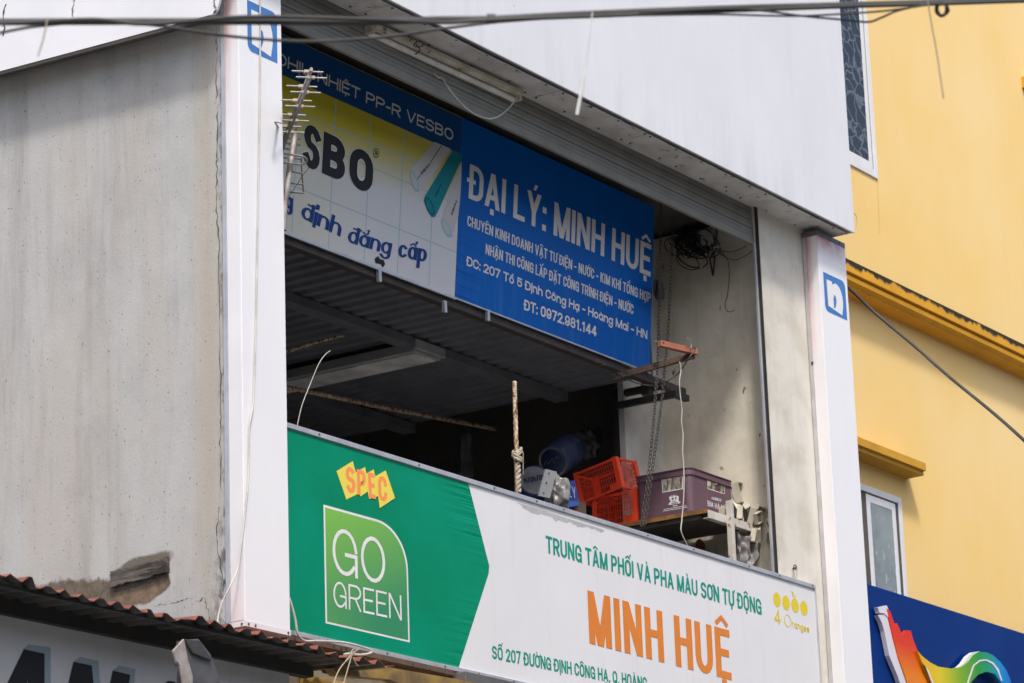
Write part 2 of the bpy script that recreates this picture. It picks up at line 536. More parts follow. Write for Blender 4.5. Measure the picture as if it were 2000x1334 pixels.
m_peel = M('bare_banner_backing', (.47, .475, .49), .7, col2=(.40, .40, .41), vs=14)
m_opposite = M('opposite_render', (.17, .165, .155), .9, col2=(.13, .125, .12), vs=1)
m_floor = M('tiled_floor', (.44, .44, .44), .7, col2=(.36, .36, .36), vs=2)
m_ground = M('asphalt', (.10, .098, .095), .95, col2=(.075, .075, .072), vs=.6, bump=.2)
m_pave = M('paving', (.31, .305, .29), .9, col2=(.22, .215, .20), vs=3)
m_white_line = plain('road_paint', (.7, .7, .68))
m_redwear = M('faded_red_print', (.62, .26, .29), .4, col2=(.75, .6, .62), vs=7)


# ------------------------------------------------------------------ stroke lettering
def C(cx, cy, rx, ry, a0, a1, n=9):
    return [(cx + rx * math.cos(R(a0 + (a1 - a0) * i / n)), cy + ry * math.sin(R(a0 + (a1 - a0) * i / n))) for i in range(n + 1)]


def glyph(ch, r=.3, xh=.72):
    """strokes of one letter in a unit box: ('S', points, closed) or ('D', a, b)"""
    S = lambda p, c=False: ('S', p, c)
    Dg = lambda a, b: ('D', a, b)
    u = 1 - r
    stem = S([(0, 0), (0, 1)])
    O = S(C(.5, r, .5, r, 180, 360) + C(.5, u, .5, r, 0, 180), True)
    h = xh
    bowl = S(C(.5, h / 2, .5, h / 2, 0, 360, 20)[:-1], True)
    g = {
        'A': (.62, [Dg((0, 0), (.5, 1)), Dg((1, 0), (.5, 1)), S([(.2, .27), (.8, .27)])]),
        'B': (.54, [S([(0, 0), (.55, 0)] + C(.55, .26, .45, .26, -90, 90) + [(0, .52)]), S([(0, .52), (.5, .52)] + C(.5, .76, .44, .24, -90, 90) + [(0, 1)]), stem]),
        'C': (.54, [S(C(.5, u, .5, r, 8, 180) + C(.5, r, .5, r, 180, 352))]),
        'D': (.56, [S([(0, 0), (.4, 0)] + C(.4, r, .6, r, -90, 0) + C(.4, u, .6, r, 0, 90) + [(0, 1)], True)]),
        'E': (.48, [S([(1, 1), (0, 1), (0, 0), (1, 0)]), S([(0, .52), (.85, .52)])]),
        'F': (.46, [S([(1, 1), (0, 1), (0, 0)]), S([(0, .5), (.82, .5)])]),
        'G': (.58, [S(C(.5, u, .5, r, 8, 180) + C(.5, r, .5, r, 180, 320)), S([(.55, .45), (1, .45), (1, 0)])]),
        'H': (.58, [stem, S([(1, 0), (1, 1)]), S([(0, .52), (1, .52)])]),
        'I': (0, [S([(.5, 0), (.5, 1)])]),
        'K': (.56, [stem, Dg((.0, .32), (.95, 1)), Dg((1, 0), (.35, .62))]),
        'L': (.44, [S([(0, 1), (0, 0), (1, 0)])]),
        'M': (.74, [stem, S([(1, 0), (1, 1)]), Dg((0, 1), (.5, 0)), Dg((1, 1), (.5, 0))]),
        'N': (.58, [stem, S([(1, 0), (1, 1)]), Dg((0, 1), (1, 0))]),
        'O': (.58, [O]), 'Q': (.58, [O, Dg((1, -.08), (.6, .25))]),
        'P': (.54, [stem, S([(0, .45), (.55, .45)] + C(.55, .725, .45, .275, -90, 90) + [(0, 1)])]),
        'R': (.56, [stem, S([(0, .47), (.55, .47)] + C(.55, .735, .45, .265, -90, 90) + [(0, 1)]), Dg((1, 0), (.5, .5))]),
        'S': (.54, [S(C(.5, .76, .5, .24, 22, 270) + C(.5, .26, .5, .26, 90, -158)[1:])]),
        'T': (.54, [S([(0, 1), (1, 1)]), S([(.5, 0), (.5, 1)])]),
        'U': (.58, [S([(0, 1)] + C(.5, r, .5, r, 180, 360) + [(1, 1)])]),
        'V': (.6, [Dg((0, 1), (.5, 0)), Dg((1, 1), (.5, 0))]),
        'Y': (.6, [Dg((0, 1), (.5, .4)), Dg((1, 1), (.5, .4)), S([(.5, 0), (.5, .42)])]),
        '0': (.5, [O]),
        '1': (.3, [S([(.7, 0), (.7, 1)]), Dg((0, .7), (.7, 1))]),
        '2': (.5, [S(C(.5, .72, .5, .28, 170, -25)), Dg((0, 0), (.95, .62)), S([(0, 0), (1, 0)])]),
        '4': (.54, [S([(.75, 0), (.75, 1)]), Dg((0, .25), (.75, 1)), S([(0, .25), (1, .25)])]),
        '5': (.5, [S([(.95, 1), (.1, 1), (.06, .52)] + C(.5, .34, .5, .34, 130, -160))]),
        '7': (.5, [S([(0, 1), (1, 1)]), Dg((.3, 0), (1, 1))]),
        '8': (.52, [S(C(.5, .26, .5, .26, 0, 360, 18)[:-1], True), S(C(.5, .76, .44, .24, 0, 360, 18)[:-1], True)]),
        '9': (.5, [S(C(.5, .68, .5, .32, 0, 360, 18)[:-1], True), S([(1, .68)] + C(.5, .3, .5, .3, 0, -160))]),
        '-': (.26, [S([(0, .42), (1, .42)])]),
        ':': (0, [('B', .5, 0), ('B', .5, .52)]), '.': (0, [('B', .5, 0)]), ',': (0, [('B', .5, 0), Dg((.3, -.12), (.5, .06))]),
        'a': (.46, [bowl, S([(1, 0), (1, h)])]),
        'd': (.46, [bowl, S([(1, 0), (1, 1)])]),
        'g': (.46, [bowl, S([(1, h), (1, 0)] + C(.5, -.06, .5, .22, 0, -160))]),
        'h': (.46, [stem, S([(0, h - .3)] + C(.5, h - .3, .5, .3, 180, 0) + [(1, 0)])]),
        'i': (0, [S([(.5, 0), (.5, h)]), ('B', .5, .86)]),
        'n': (.46, [S([(0, 0), (0, h)]), S([(0, h - .3)] + C(.5, h - .3, .5, .3, 180, 0) + [(1, 0)])]),
        'o': (.46, [bowl]),
        'c': (.42, [S(C(.5, h / 2, .5, h / 2, 40, 320, 16))]),
        'p': (.46, [bowl, S([(0, -.35), (0, h)])]),
        'r': (.28, [S([(0, 0), (0, h)]), S([(0, h - .25)] + C(.7, h - .3, .7, .3, 180, 80))]),
        'e': (.44, [S([(0.02, h / 2), (1, h / 2)] + C(.5, h / 2, .5, h / 2, 0, 310, 16))]),
        's': (.4, [S(C(.5, h * .75, .5, h * .25, 20, 270) + C(.5, h * .25, .5, h * .25, 90, -160)[1:])]),
        ' ': (.26, []),
    }
    return g[ch]


def text(parent, s, BL, BR, TL, pl, mat, sv=.16, sh=.14, gap=.11, r=.3, name='lettering', snap=True, n=(0, -1, 0), off=.004,
         shear=0., xh=.72, cw=None):
    """letters of real thickness-free print laid on a plane; BL, BR, TL are baseline ends and the first letter's top"""
    O = P(*BL, **pl)
    U = P(*BR, **pl) - O
    Vv = P(*TL, **pl) - O
    if snap:
        up = Vector((0, 0, 1))
        if 'q' in pl:
            n = pl['q'][1]
            up = (up - n * up.dot(n)).normalized()
        Vv = up * Vv.dot(up)
    H = Vv.length
    W = U.length
    uh, vh = U.normalized(), Vv.normalized()
    n = Vector(pl['q'][1] if 'q' in pl else n)
    # parse
    items = []
    for ch in s:
        dec = unicodedata.normalize('NFD', ch)
        base, marks = dec[0], dec[1:]
        bar = base in 'Đđ'
        base = {'Đ': 'D', 'đ': 'd'}.get(base, base)
        items.append((base, marks, bar))
    pv, ph = sv * H, sh * H
    ws = [glyph(b, r, xh)[0] * H for b, _, _ in items]
    fixed = sum((0 if b == ' ' else pv) for b, _, _ in items) + gap * H * (len(items) - 1)
    k = (W - fixed) / sum(ws)
    mb = MB()
    lay = [0]
    off *= .4

    def put(pts2):
        lay[0] += 1
        o2 = off + (lay[0] % 7) * .00004
        mb.poly([O + uh * (x + shear * y) + vh * y + n * o2 for x, y in pts2])

    def stroke(pts, closed, a, b):
        m = len(pts)
        seg = []
        for i in range(m if closed else m - 1):
            p, q = pts[i], pts[(i + 1) % m]
            dx, dy = q[0] - p[0], q[1] - p[1]
            l = math.hypot(dx, dy) or 1
            seg.append((dx / l, dy / l))
        L, Rr = [], []
        for i in range(m):
            if closed:
                s0, s1 = seg[i - 1], seg[i]
            else:
                s0, s1 = seg[max(i - 1, 0)], seg[min(i, m - 2)]
            n0, n1 = (-s0[1], s0[0]), (-s1[1], s1[0])
            dt = 1 + n0[0] * n1[0] + n0[1] * n1[1]
            mx, my = (n0[0] + n1[0]) / max(dt, .35), (n0[1] + n1[1]) / max(dt, .35)
            x, y = pts[i]
            if not closed and i == 0:
                x, y = x - s1[0] * a / 2, y - s1[1] * b / 2
            if not closed and i == m - 1:
                x, y = x + s0[0] * a / 2, y + s0[1] * b / 2
            L.append((x + mx * a / 2, y + my * b / 2))
            Rr.append((x - mx * a / 2, y - my * b / 2))
        nn = len(pts)
        lay[0] += 1
        o2 = off + (lay[0] % 7) * .00004
        vs = [O + uh * (x + shear * y) + vh * y + n * o2 for x, y in L + Rr]
        mb.add(vs, [(i, (i + 1) % nn, nn + (i + 1) % nn, nn + i) for i in range(nn if closed else nn - 1)])

    x = 0
    for (base, marks, bar), w0 in zip(items, ws):
        wd, st = glyph(base, r, xh)
        cwid = wd * H * k                      # centre-line width
        adv = cwid + (0 if base == ' ' else pv)
        fx = lambda gx: x + pv / 2 + gx * cwid
        fy = lambda gy: ph / 2 + gy * (H - ph) if gy >= 0 else gy * H
        for t in st:
            if t[0] == 'S':
                stroke([(fx(a), fy(b)) for a, b in t[1]], t[2], pv, ph)
            elif t[0] == 'B':
                y0 = t[2] * H
                put([(x, y0), (x + pv, y0), (x + pv, y0 + pv * .9), (x, y0 + pv * .9)])
            else:
                (ax, ay), (bx, by) = t[1], t[2]
                d = (abs(bx - ax) * cwid) / max(abs(by - ay) * H, 1e-6)
                hw = pv * math.sqrt(1 + d * d) * .5 * .98
                hw = min(hw, pv * .95)
                put([(fx(ax) - hw, ay * H), (fx(ax) + hw, ay * H), (fx(bx) + hw, by * H), (fx(bx) - hw, by * H)])
        cx = x + adv / 2
        top = H if base.isupper() else (H if base in 'dh' else xh * H)
        q = .62
        g0 = top + .07 * H
        if bar:
            yb = .52 * H if base == 'D' else .88 * H
            bx0, bx1 = (x - pv * .55, x + pv * 1.6) if base == 'D' else (x + adv - pv * 2.2, x + adv + pv * .5)
            put([(bx0, yb - ph * .4), (bx1, yb - ph * .4), (bx1, yb + ph * .4), (bx0, yb + ph * .4)])
        hx = min(max(adv * .3, .12 * H), .2 * H)
        circ = '\u0302' in marks or '\u0306' in marks
        for mk in marks:
            if mk == '\u0302':
                stroke([(cx - hx, g0 + .03 * H), (cx, g0 + .15 * H), (cx + hx, g0 + .03 * H)], False, pv * q, ph * q)
            elif mk == '\u0306':
                stroke([(cx + hx * math.cos(R(a)), g0 + .13 * H + .1 * H * math.sin(R(a))) for a in range(190, 351, 20)], False, pv * q, ph * q)
            elif mk == '\u0301':
                bx = cx + (hx * 1.15 if circ else 0)
                by = g0 + (.13 * H if circ else 0)
                put([(bx - pv * .35, by), (bx + pv * .3, by), (bx + pv * .3 + .12 * H, by + .17 * H), (bx + .12 * H - pv * .45, by + .17 * H)])
            elif mk == '\u0300':
                bx = cx
                put([(bx - .10 * H - pv * .3, g0 + .17 * H), (bx - .10 * H + pv * .4, g0 + .17 * H), (bx + pv * .35, g0), (bx - pv * .25, g0)])
            elif mk == '\u0309':
                bx = cx + (hx if circ else 0)
                by = g0 + (.14 * H if circ else .02 * H)
                stroke([(bx - .06 * H, by + .15 * H), (bx + .02 * H, by + .19 * H), (bx + .08 * H, by + .13 * H), (bx + .01 * H, by + .07 * H), (bx + .01 * H, by + .02 * H)], False, pv * .45, ph * .45)
            elif mk == '\u0323':
                put([(cx - pv * .45, -.2 * H), (cx + pv * .45, -.2 * H), (cx + pv * .45, -.2 * H + pv * .85), (cx - pv * .45, -.2 * H + pv * .85)])
            elif mk == '\u031b':
                e = x + adv
                stroke([(e - pv * .5, top - ph * .8), (e + .05 * H, top - .04 * H), (e + .09 * H, top + .06 * H)], False, pv * .6, ph * .6)
        x += adv + gap * H
    return mb.build(name, mat, parent)


def flat(parent, pts, pl, mat, name, n=(0, -1, 0), off=.003, thick=0):
    n = Vector(pl['q'][1] if 'q' in pl else n)
    mb = MB()
    off *= .4
    q = [P(*p, **pl) + n * off for p in pts]
    if thick:
        mb.prism(q, n * thick)
    else:
        mb.poly(q)
    return mb.build(name, mat, parent)


def ell(cx, cy, rx, ry, n=20, tilt=0, a0=0, a1=360):
    out = []
    for i in range(n + (a1 - a0 < 360)):
        a = R(a0 + (a1 - a0) * i / n)
        dx, dy = rx * math.cos(a), ry * math.sin(a)
        c, s = math.cos(R(tilt)), math.sin(R(tilt))
        out.append((cx + dx * c - dy * s, cy + dx * s + dy * c))
    return out


def ring(parent, outer, inner, pl, mat, name, off=.003, n=(0, -1, 0)):
    n = Vector(pl['q'][1] if 'q' in pl else n)
    off *= .4
    a = [P(*p, **pl) + n * off for p in outer]
    b = [P(*p, **pl) + n * off for p in inner]
    k = len(a)
    return MB().add(a + b, [(i, (i + 1) % k, k + (i + 1) % k, k + i) for i in range(k)]).build(name, mat, parent)


def spline(pts, n=6):
    """Catmull-Rom through 3-D points"""
    p = [Vector(q) for q in pts]
    p = [p[0] * 2 - p[1]] + p + [p[-1] * 2 - p[-2]]
    out = []
    for i in range(1, len(p) - 2):
        for j in range(n):
            t = j / n
            a, b, c, d = p[i - 1], p[i], p[i + 1], p[i + 2]
            out.append(.5 * ((2 * b) + (c - a) * t + (2 * a - 5 * b + 4 * c - d) * t * t + (3 * b - a - 3 * c + d) * t ** 3))
    out.append(p[-2])
    return out


# ------------------------------------------------------------------ ground
tag(MB().poly([(-1500, -1500, -.02), (1500, -1500, -.02), (1500, 1500, -.02), (-1500, 1500, -.02)]).build('ground', m_pave), kind='structure')
tag(MB().poly([(-200, -7.5, -.012), (200, -7.5, -.012), (200, -2.2, -.012), (-200, -2.2, -.012)]).build('road', m_ground), kind='structure')
tag(MB().box(-200, 200, -2.2, -.0, -.015, .11).build('pavement', m_pave, bevel=.01), kind='structure')

# unseen row of houses across the street, behind the camera: added to close off the low sky
opp = thing('unseen_house_row', (12, -16, 0), 'unseen plain house row added across the street to block the low sky', 'house')
MB().box(-40, 60, -28, -17, 0, 9.6).build('wall', m_opposite, opp)
MB().box(-40, 60, -28.3, -16.6, 9.6, 9.9).build('roof', m_roofred, opp)

# ------------------------------------------------------------------ shop building
XL, XR = 11.22, 17.30
shop = thing('shop_building', (14, 1, 0), 'shop building with grey concrete side wall and an open first-floor balcony full of clutter', 'building')
MB().box(XL, XL + .2, 0, 9, 0, 12.5).build('side_wall', m_concrete, shop)
MB().box(XL + .2, 11.52, 0, .3, 0, 12.5).build('column', m_column, shop)
MB().box(16.444, XR, 0, .04, 4.0, 7.735).build('column', m_column, shop)
MB().box(16.60, XR, .0405, .84, 4.0, 7.735).build('inner_wall', m_render, shop)
px0 = P(1219, 800, y=.84).x
MB().box(px0, XR, .84, .88, 4.0, 7.735).build('pier', m_pier, shop)
MB().box(11.42, XR, 0.002, .25, 7.735, 12.5).build('upper_wall', m_pier, shop)
MB().box(11.52, XR - .002, .05, .25, 0, 4.40).build('lower_wall', m_cream, shop)
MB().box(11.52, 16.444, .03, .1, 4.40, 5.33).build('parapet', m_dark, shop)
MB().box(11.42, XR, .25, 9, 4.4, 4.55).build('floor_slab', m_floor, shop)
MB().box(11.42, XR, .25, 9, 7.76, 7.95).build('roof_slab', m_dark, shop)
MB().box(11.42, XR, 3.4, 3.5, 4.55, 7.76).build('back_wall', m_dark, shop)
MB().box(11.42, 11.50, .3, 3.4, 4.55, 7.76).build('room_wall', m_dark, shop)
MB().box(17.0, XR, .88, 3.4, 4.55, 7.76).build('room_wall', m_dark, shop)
MB().box(XR - .1, XR, .1, 9, 0, 12.5).build('far_side_wall', m_pier, shop)

# corrugated ceiling sheet over the room and its steel frame
ZC = 6.668
SY0 = .55
prof = []
x = 11.52
while x < 16.02:
    prof += [(x, 0), (x + .055, 0), (x + .075, .022), (x + .10, .022)]
    x += .12
cl = MB()
cl.add([(px_, .60, ZC + h) for px_, h in prof] + [(px_, 3.39, ZC + h + .01) for px_, h in prof],
       [(i, i + 1, i + 1 + len(prof), i + len(prof)) for i in range(len(prof) - 1)])
cl.build('ceiling_sheet', m_tin, shop)
for yy, hh in ((1.15, .055), (2.3, .06)):
    MB().box(11.52, 16.0, yy, yy + .09, ZC - hh, ZC - .004).build('ceiling_beam', m_tin, shop)
fr = MB()
fr.bar((11.52, SY0 + .02, ZC - .028), (16.40, SY0 + .02, ZC - .028), .05, .05)
fr.build('edge_beam', m_darkrust, shop, bevel=.004)
e0 = P(1318, 770, y=.42)
e1 = P(1342, 783, y=.42)
MB().bar(e0 + Vector((0, -.018, 0)), (e0.x, .838, e0.z), .036, .04).build('side_beam', m_black, shop, bevel=.002)
MB().bar((e0.x + .0185, .42, e0.z), (e1.x, .42, e0.z), .036, .038).build('side_beam', m_black, shop, bevel=.002)
MB().box(16.045, 16.10, .60, .655, ZC - .1, 7.755).build('sign_post', m_darksteel, shop)
MB().box(px0 + .003, px0 + .05, .882, .925, 4.56, ZC).build('door_post', m_black, shop)
for p in ((952, 617), (740, 540), (868, 600)):
    q = P(p[0], p[1], y=SY0 - .02)
    MB().box(q.x - .012, q.x + .012, SY0 - .03, SY0 - .012, q.z - .03, q.z + .035).build('hanger_strap', m_alu, shop)
MB().lathe([(0, 0), (.025, 0), (.025, .3), (0, .3)], P(1304, 751, y=.52), (0, 1, 0)).build('roller_pipe', m_darksteel, shop, smooth=True)

# roller shutter, wound most of the way up
shut = MB()
zb, zt = 7.492, 7.735
pts = []
z = zt
nsl = 0
zz = [zb + .052]
while zz[-1] < zt + .05:
    zz.append(zz[-1] + .052)
sx0, sx1 = 11.53, 16.432
prev = None
for k in range(len(zz) - 1):
    a, b = zz[k], zz[k + 1]
    cs = [(.056, a), (.041, a + .003), (.0395, a + .024), (.0425, a + .0255), (.0395, a + .027), (.041, b - .003)]
    shut.add([(sx0, y_, z_) for y_, z_ in cs] + [(sx1, y_, z_) for y_, z_ in cs], [(i, i + 1, i + 7, i + 6) for i in range(5)])
    shut.add([(sx0, .041, b - .003), (sx1, .041, b - .003), (sx1, .056, b), (sx0, .056, b)], [(0, 1, 2, 3)])
ro = shut.build('roller_shutter', m_shutter, shop)
MB().box(sx0, sx1, .032, .055, zb, zb + .012).box(sx0, sx1, .036, .052, zb + .012, zb + .0515).build('bottom_bar', m_shutter, ro, bevel=.003)
MB().box(16.424, 16.4435, .022, .039, 4.45, 7.50).build('rail_and_gap_shade', m_alu, ro, bevel=.002)
MB().box(16.436, 16.4437, .002, .0215, 4.45, 7.735).build('rail_and_gap_shade', m_black, ro)  # black strip painting the shadow gap between rail and column

# ------------------------------------------------------------------ white billboard over the balcony
ZS = 7.726
fas = thing('billboard', (14.3, -.12, ZS), 'large blank white billboard box with riveted grey soffit over the balcony', 'billboard')
FY = -.238
FX = 17.262
MB().box(11.0, FX, FY, FY + .012, ZS - .010, 11.6).build('front_panel', m_white, fas, bevel=.002)
MB().box(FX - .012, FX, FY + .0125, -.005, ZS - .006, 11.6).build('end_panel', m_white, fas)
MB().box(11.0, FX - .013, FY + .013, FY + .034, ZS - .004, ZS + .004).build('bottom_flange', m_grey, fas)
MB().box(11.0, FX - .013, FY + .035, -.19, ZS + .018, ZS + .03).build('red_strip', m_redpaint, fas)
jx = [11.0, P(690, 30, z=ZS).x, P(1034.4, 192.8, z=ZS).x, P(1209.6, 276, z=ZS).x, 16.2, FX - .014]
scr = MB().lathe([(0, -.004), (.006, -.003), (.0065, 0), (.0065, .004)], n=8)
screw_me = None


def screw(p, axis, parent, r=1.0):
    global screw_me
    if screw_me is None:
        o = scr.build('screw', m_screw)
        screw_me = o.data
        bpy.data.objects.remove(o)
    o = bpy.data.objects.new('screw', screw_me)
    COL.objects.link(o)
    o.parent = parent
    base = parent.location if parent.parent is None else Vector((0, 0, 0))
    o.location = Vector(p) - base
    o.rotation_euler = (-Vector(axis)).to_track_quat('Z', 'Y').to_euler()
    o.scale = (r, r, r)


rnd = random.Random(4)
for a, b in zip(jx[:-1], jx[1:]):
    sag = rnd.uniform(.0, .006)
    sp = MB()
    n = 10
    vs = []
    for i in range(n + 1):
        xx = a + .003 + (b - a - .006) * i / n
        f = i / n
        vs += [(xx, -.187 + rnd.uniform(-.002, .002), ZS - sag * 4 * f * (1 - f)), (xx, -.09, ZS + .001), (xx, -.001, ZS - .5 * sag * math.sin(3.14 * f))]
    sp.add(vs, [(3 * i + j, 3 * i + j + 1, 3 * i + 4 + j, 3 * i + 3 + j) for i in range(n) for j in (0, 1)])
    s_o = sp.build('soffit_panel', m_soffit, fas, solid=.002)
    xx = a + .04
    while xx < b:
        screw((xx, -.172, ZS - .003), (0, 0, -1), fas)
        screw((xx + rnd.uniform(-.04, .08), -.018, ZS - .003), (0, 0, -1), fas)
        xx += .285
# bent white flap peeling out of the gap
pa, pb, pc = P(1212, 233, z=ZS - .004), P(1231, 245, z=ZS - .014), P(1242, 255, z=ZS - .004)
fl = [pa, (pa + pb) / 2 + Vector((0, 0, -.004)), pb, (pb + pc) / 2 + Vector((0, 0, -.004)), pc]
MB().add([p for p in fl] + [p + Vector((0, .028, .012)) for p in fl], [(i, i + 1, i + 6, i + 5) for i in range(4)]).build('bent_flap', m_white, fas, solid=.002)

# white cladding that hangs off the side wall
cla = thing('cladding_panel', (11.08, 1.5, 7.3), 'white metal cladding panel with cracked seams hanging out from the concrete side wall', 'cladding')
CX = 11.07
pp = [P(-60, 155, x=CX), P(418, 27, x=CX), P(424, 18, x=CX), P(431, -6, x=CX)]
top = [Vector((CX, pp[3].y, 11.5)), Vector((CX, pp[0].y + .8, 11.5))]
first = pp[0] + (pp[0] - pp[1]).normalized() * 1.2
MB().prism([first] + pp[1:] + top, (.014, 0, 0)).build('sheet', m_clad, cla)
d = (pp[1] - first)
MB().bar(first + Vector((.012, 0, -.012)), pp[1] + Vector((.012, .03, -.012)), .024, .014).build('bottom_edge', m_darksteel, cla)
MB().bar(first + Vector((.05, 0, .02)), pp[1] + Vector((.05, .1, .02)), .06, .03).build('hanger_rail', m_darksteel, cla)
for sx, sy0, sy1 in ((143, -5, 32), (9, 8, 70), (420, -4, 26)):
    c0 = []
    for i in range(9):
        t = i / 8
        c0.append(P(sx + rnd.uniform(-3, 3), sy0 + (sy1 - sy0) * t, x=CX - .002))
    MB().tube(c0, .003, 5, rr=[rnd.uniform(.0012, .0055) for _ in c0]).build('split_seam', m_screw, cla)

# cracks in the side wall, and painted shade in the gap under the plank
def crack_and_gap_shade(pts, wid, parent):
    mb = MB()
    L = []
    for i in range(len(pts) - 1):
        (x0, y0), (x1, y1) = pts[i], pts[i + 1]
        for k in range(6):
            t = k / 6
            L.append((x0 + (x1 - x0) * t + rnd.uniform(-2, 2), y0 + (y1 - y0) * t + rnd.uniform(-2, 2)))
    L.append(pts[-1])
    a = [P(*p, x=XL - .0015) for p in L]
    vs = []
    for p in a:
        h = wid * rnd.choice((.1, .25, .4, .55, .8, 1)) * .8
        vs += [p + Vector((0, h, h * .5)), p + Vector((0, -h, -h * .5))]
    mb.add(vs, [(2 * i, 2 * i + 2, 2 * i + 3, 2 * i + 1) for i in range(len(a) - 1)])
    mb.build('crack_and_gap_shade', m_screw, parent)


crack_and_gap_shade([(421, 52), (424, 95), (420, 155), (425, 215), (422, 300), (424, 330), (422, 400), (427, 470), (428, 560), (430, 700), (431, 800), (430, 880), (432, 960)], .0045, shop)
crack_and_gap_shade([(427, 990), (423, 1050), (430, 1100), (437, 1150)], .005, shop)
crack_and_gap_shade([(300, 1183), (330, 1178), (356, 1172), (372, 1168), (390, 1175), (398, 1166)], .004, shop)
crack_and_gap_shade([(400, 1168), (405, 1190), (412, 1212), (416, 1224)], .0045, shop)
crack_and_gap_shade([(219, 1153), (240, 1149), (262, 1144), (285, 1136), (305, 1129), (327, 1122)], .016, shop)  # this and the next: flat dark strips painting the shade under the plank
crack_and_gap_shade([(222, 1156), (250, 1150), (285, 1139), (300, 1137), (312, 1130)], .010, shop)
pk0, pk1 = P(219, 1132, x=XL - .012), P(328, 1103, x=XL - .012)
plank = MB()
nn = 14
vs = []
for i in range(nn + 1):
    p = pk0.lerp(pk1, i / nn)
    e = rnd.uniform(-.005, .005)
    vs += [p + Vector((-.012, 0, -.036 + e)), p + Vector((-.014, 0, .036 + rnd.uniform(-.004, .004))), p + Vector((.03, 0, .036)), p + Vector((.03, 0, -.036 + e))]
plank.add(vs, [(4 * i + j, 4 * i + (j + 1) % 4, 4 * i + 4 + (j + 1) % 4, 4 * i + 4 + j) for i in range(nn) for j in range(4)] + [(0, 1, 2, 3), (4 * nn, 4 * nn + 3, 4 * nn + 2, 4 * nn + 1)])
tag(plank.build('wooden_plank', m_wood), 'weathered grey timber stub set in a broken patch of the concrete side wall', 'plank')


# ------------------------------------------------------------------ pillar light boxes
def lb_extra(nt, c, b):
    s = sepxyz(nt)
    n = noise(nt, 5, 4, .6)
    f = math_(nt, 'MULTIPLY', maprange(nt, s['Z'], 7.53, 7.655), maprange(nt, n, .25, .5))
    c = mixc(nt, math_(nt, 'MULTIPLY', f, .85), c, (.58, .15, .20))
    return c


def lb_side_extra(nt, c, b):
    s = sepxyz(nt)
    n = noise(nt, 4, 4, .6, (1, 1, .35))
    f = math_(nt, 'MULTIPLY', maprange(nt, s['Y'], -.075, -.03), math_(nt, 'MULTIPLY', maprange(nt, s['Z'], 6.75, 7.5), maprange(nt, n, .25, .5)))
    c = mixc(nt, math_(nt, 'MULTIPLY', f, .9), c, (.52, .13, .17))
    g = math_(nt, 'MULTIPLY', maprange(nt, s['Z'], 4.75, 4.5), maprange(nt, n, .42, .6))
    return mixc(nt, math_(nt, 'MULTIPLY', g, .35), c, (.65, .42, .38))


m_lb = M('light_box_acrylic', (.86, .86, .88), .3, col2=(.83, .835, .865), vs=1.5, streak=(.76, .76, .78), sk=.18, extra=lb_extra, spec=.45)
m_lbs = M('light_box_side', (.80, .79, .81), .35, col2=(.74, .73, .75), vs=2, streak=(.68, .67, .68), sk=.2, extra=lb_side_extra, spec=.4)


def light_box(x0, x1, z0, z1, logo, label):
    t = thing('light_box', (x0, -.05, z0), label, 'light box', 'pillar light boxes')
    MB().box(x0 + .004, x1 - .004, -.106, -.006, z0 + .004, z1 - .004).build('case', m_lbs, t)
    MB().box(x0 + .001, x1 - .001, -.1115, -.1065, z0 + .026, z1 - .034).build('front_face', m_lb, t, bevel=.001)
    MB().box(x0 - .001, x0 + .0035, -.1065, -.030, z0 + .03, z1 - .036).build('side_face', m_lbs, t)
    MB().box(x0 - .003, x1 + .002, -.113, -.004, z1 - .033, z1).build('cap', m_grey, t, bevel=.002)
    MB().box(x0 - .004, x0 + .0035, -.029, -.004, z0 + .026, z1 - .034).build('back_trim', m_alu, t, bevel=.001)
    MB().box(x0 - .003, x1 + .002, -.114, -.004, z0, z0 + .0255).build('bottom_trim', m_lbs, t, bevel=.001)
    for xx in (x0 + .02, x0 + .07, x1 - .02):
        screw((xx, -.115, z0 + .012), (0, -1, 0), t, .9)
    for yy in (-.095, -.02):
        screw((x0 - .004, yy, z0 + .012), (-1, 0, 0), t, .9)
    screw((x1 - .07, -.114, z1 - .012), (0, -1, 0), t, .9)
    lx0, lx1, lz0, lz1 = logo
    q = lambda pts, off: [(lx0 + (lx1 - lx0) * a, -.1115 - off, lz0 + (lz1 - lz0) * b) for a, b in pts]
    rc = C(.84, .84, .16, .16, 90, 0, 5)
    lc = C(.16, .16, .16, .16, 270, 180, 5)
    lg = MB().poly(q([(0, 1)] + rc + [(1, 0)] + lc, .001)).build('logo', m_logo_blue, t)
    wh = [(.13, .84), (.37, .84), (.40, .76), (.5, .83), (.60, .83), (.70, .78), (.78, .69), (.83, .56), (.845, .44), (.83, .28), (.79, .14), (.78, .07), (.14, .16)]
    MB().poly(q(wh, .002)).build('letter_shape', m_logo_white, lg)
    MB().poly(q([(.40, .165), (.40, .42), (.44, .52), (.50, .50), (.535, .40), (.51, .28), (.45, .17)], .003)).build('letter_counter', m_logo_blue, lg)
    return t


light_box(11.211, 11.543, 4.371, 7.697, (11.277, 11.508, 7.174, 7.432), 'white pillar light box beside the concrete wall, blue square emblem near its top')
light_box(16.989, 17.358, 3.3, 7.697, (17.038, 17.324, 7.180, 7.434), 'white pillar light box by the yellow house, red stain under its grey cap')
br = thing('wall_bracket', (16.97, -.02, 6.75), 'small black metal bracket on the edge of the right light box', 'bracket')
q = P(1588, 711, y=-.02)
MB().box(q.x - .025, q.x + .03, -.03, -.02, q.z - .010, q.z + .010).build('plate', m_black, br)
screw((q.x + .015, -.031, q.z), (0, -1, 0), br, .9)

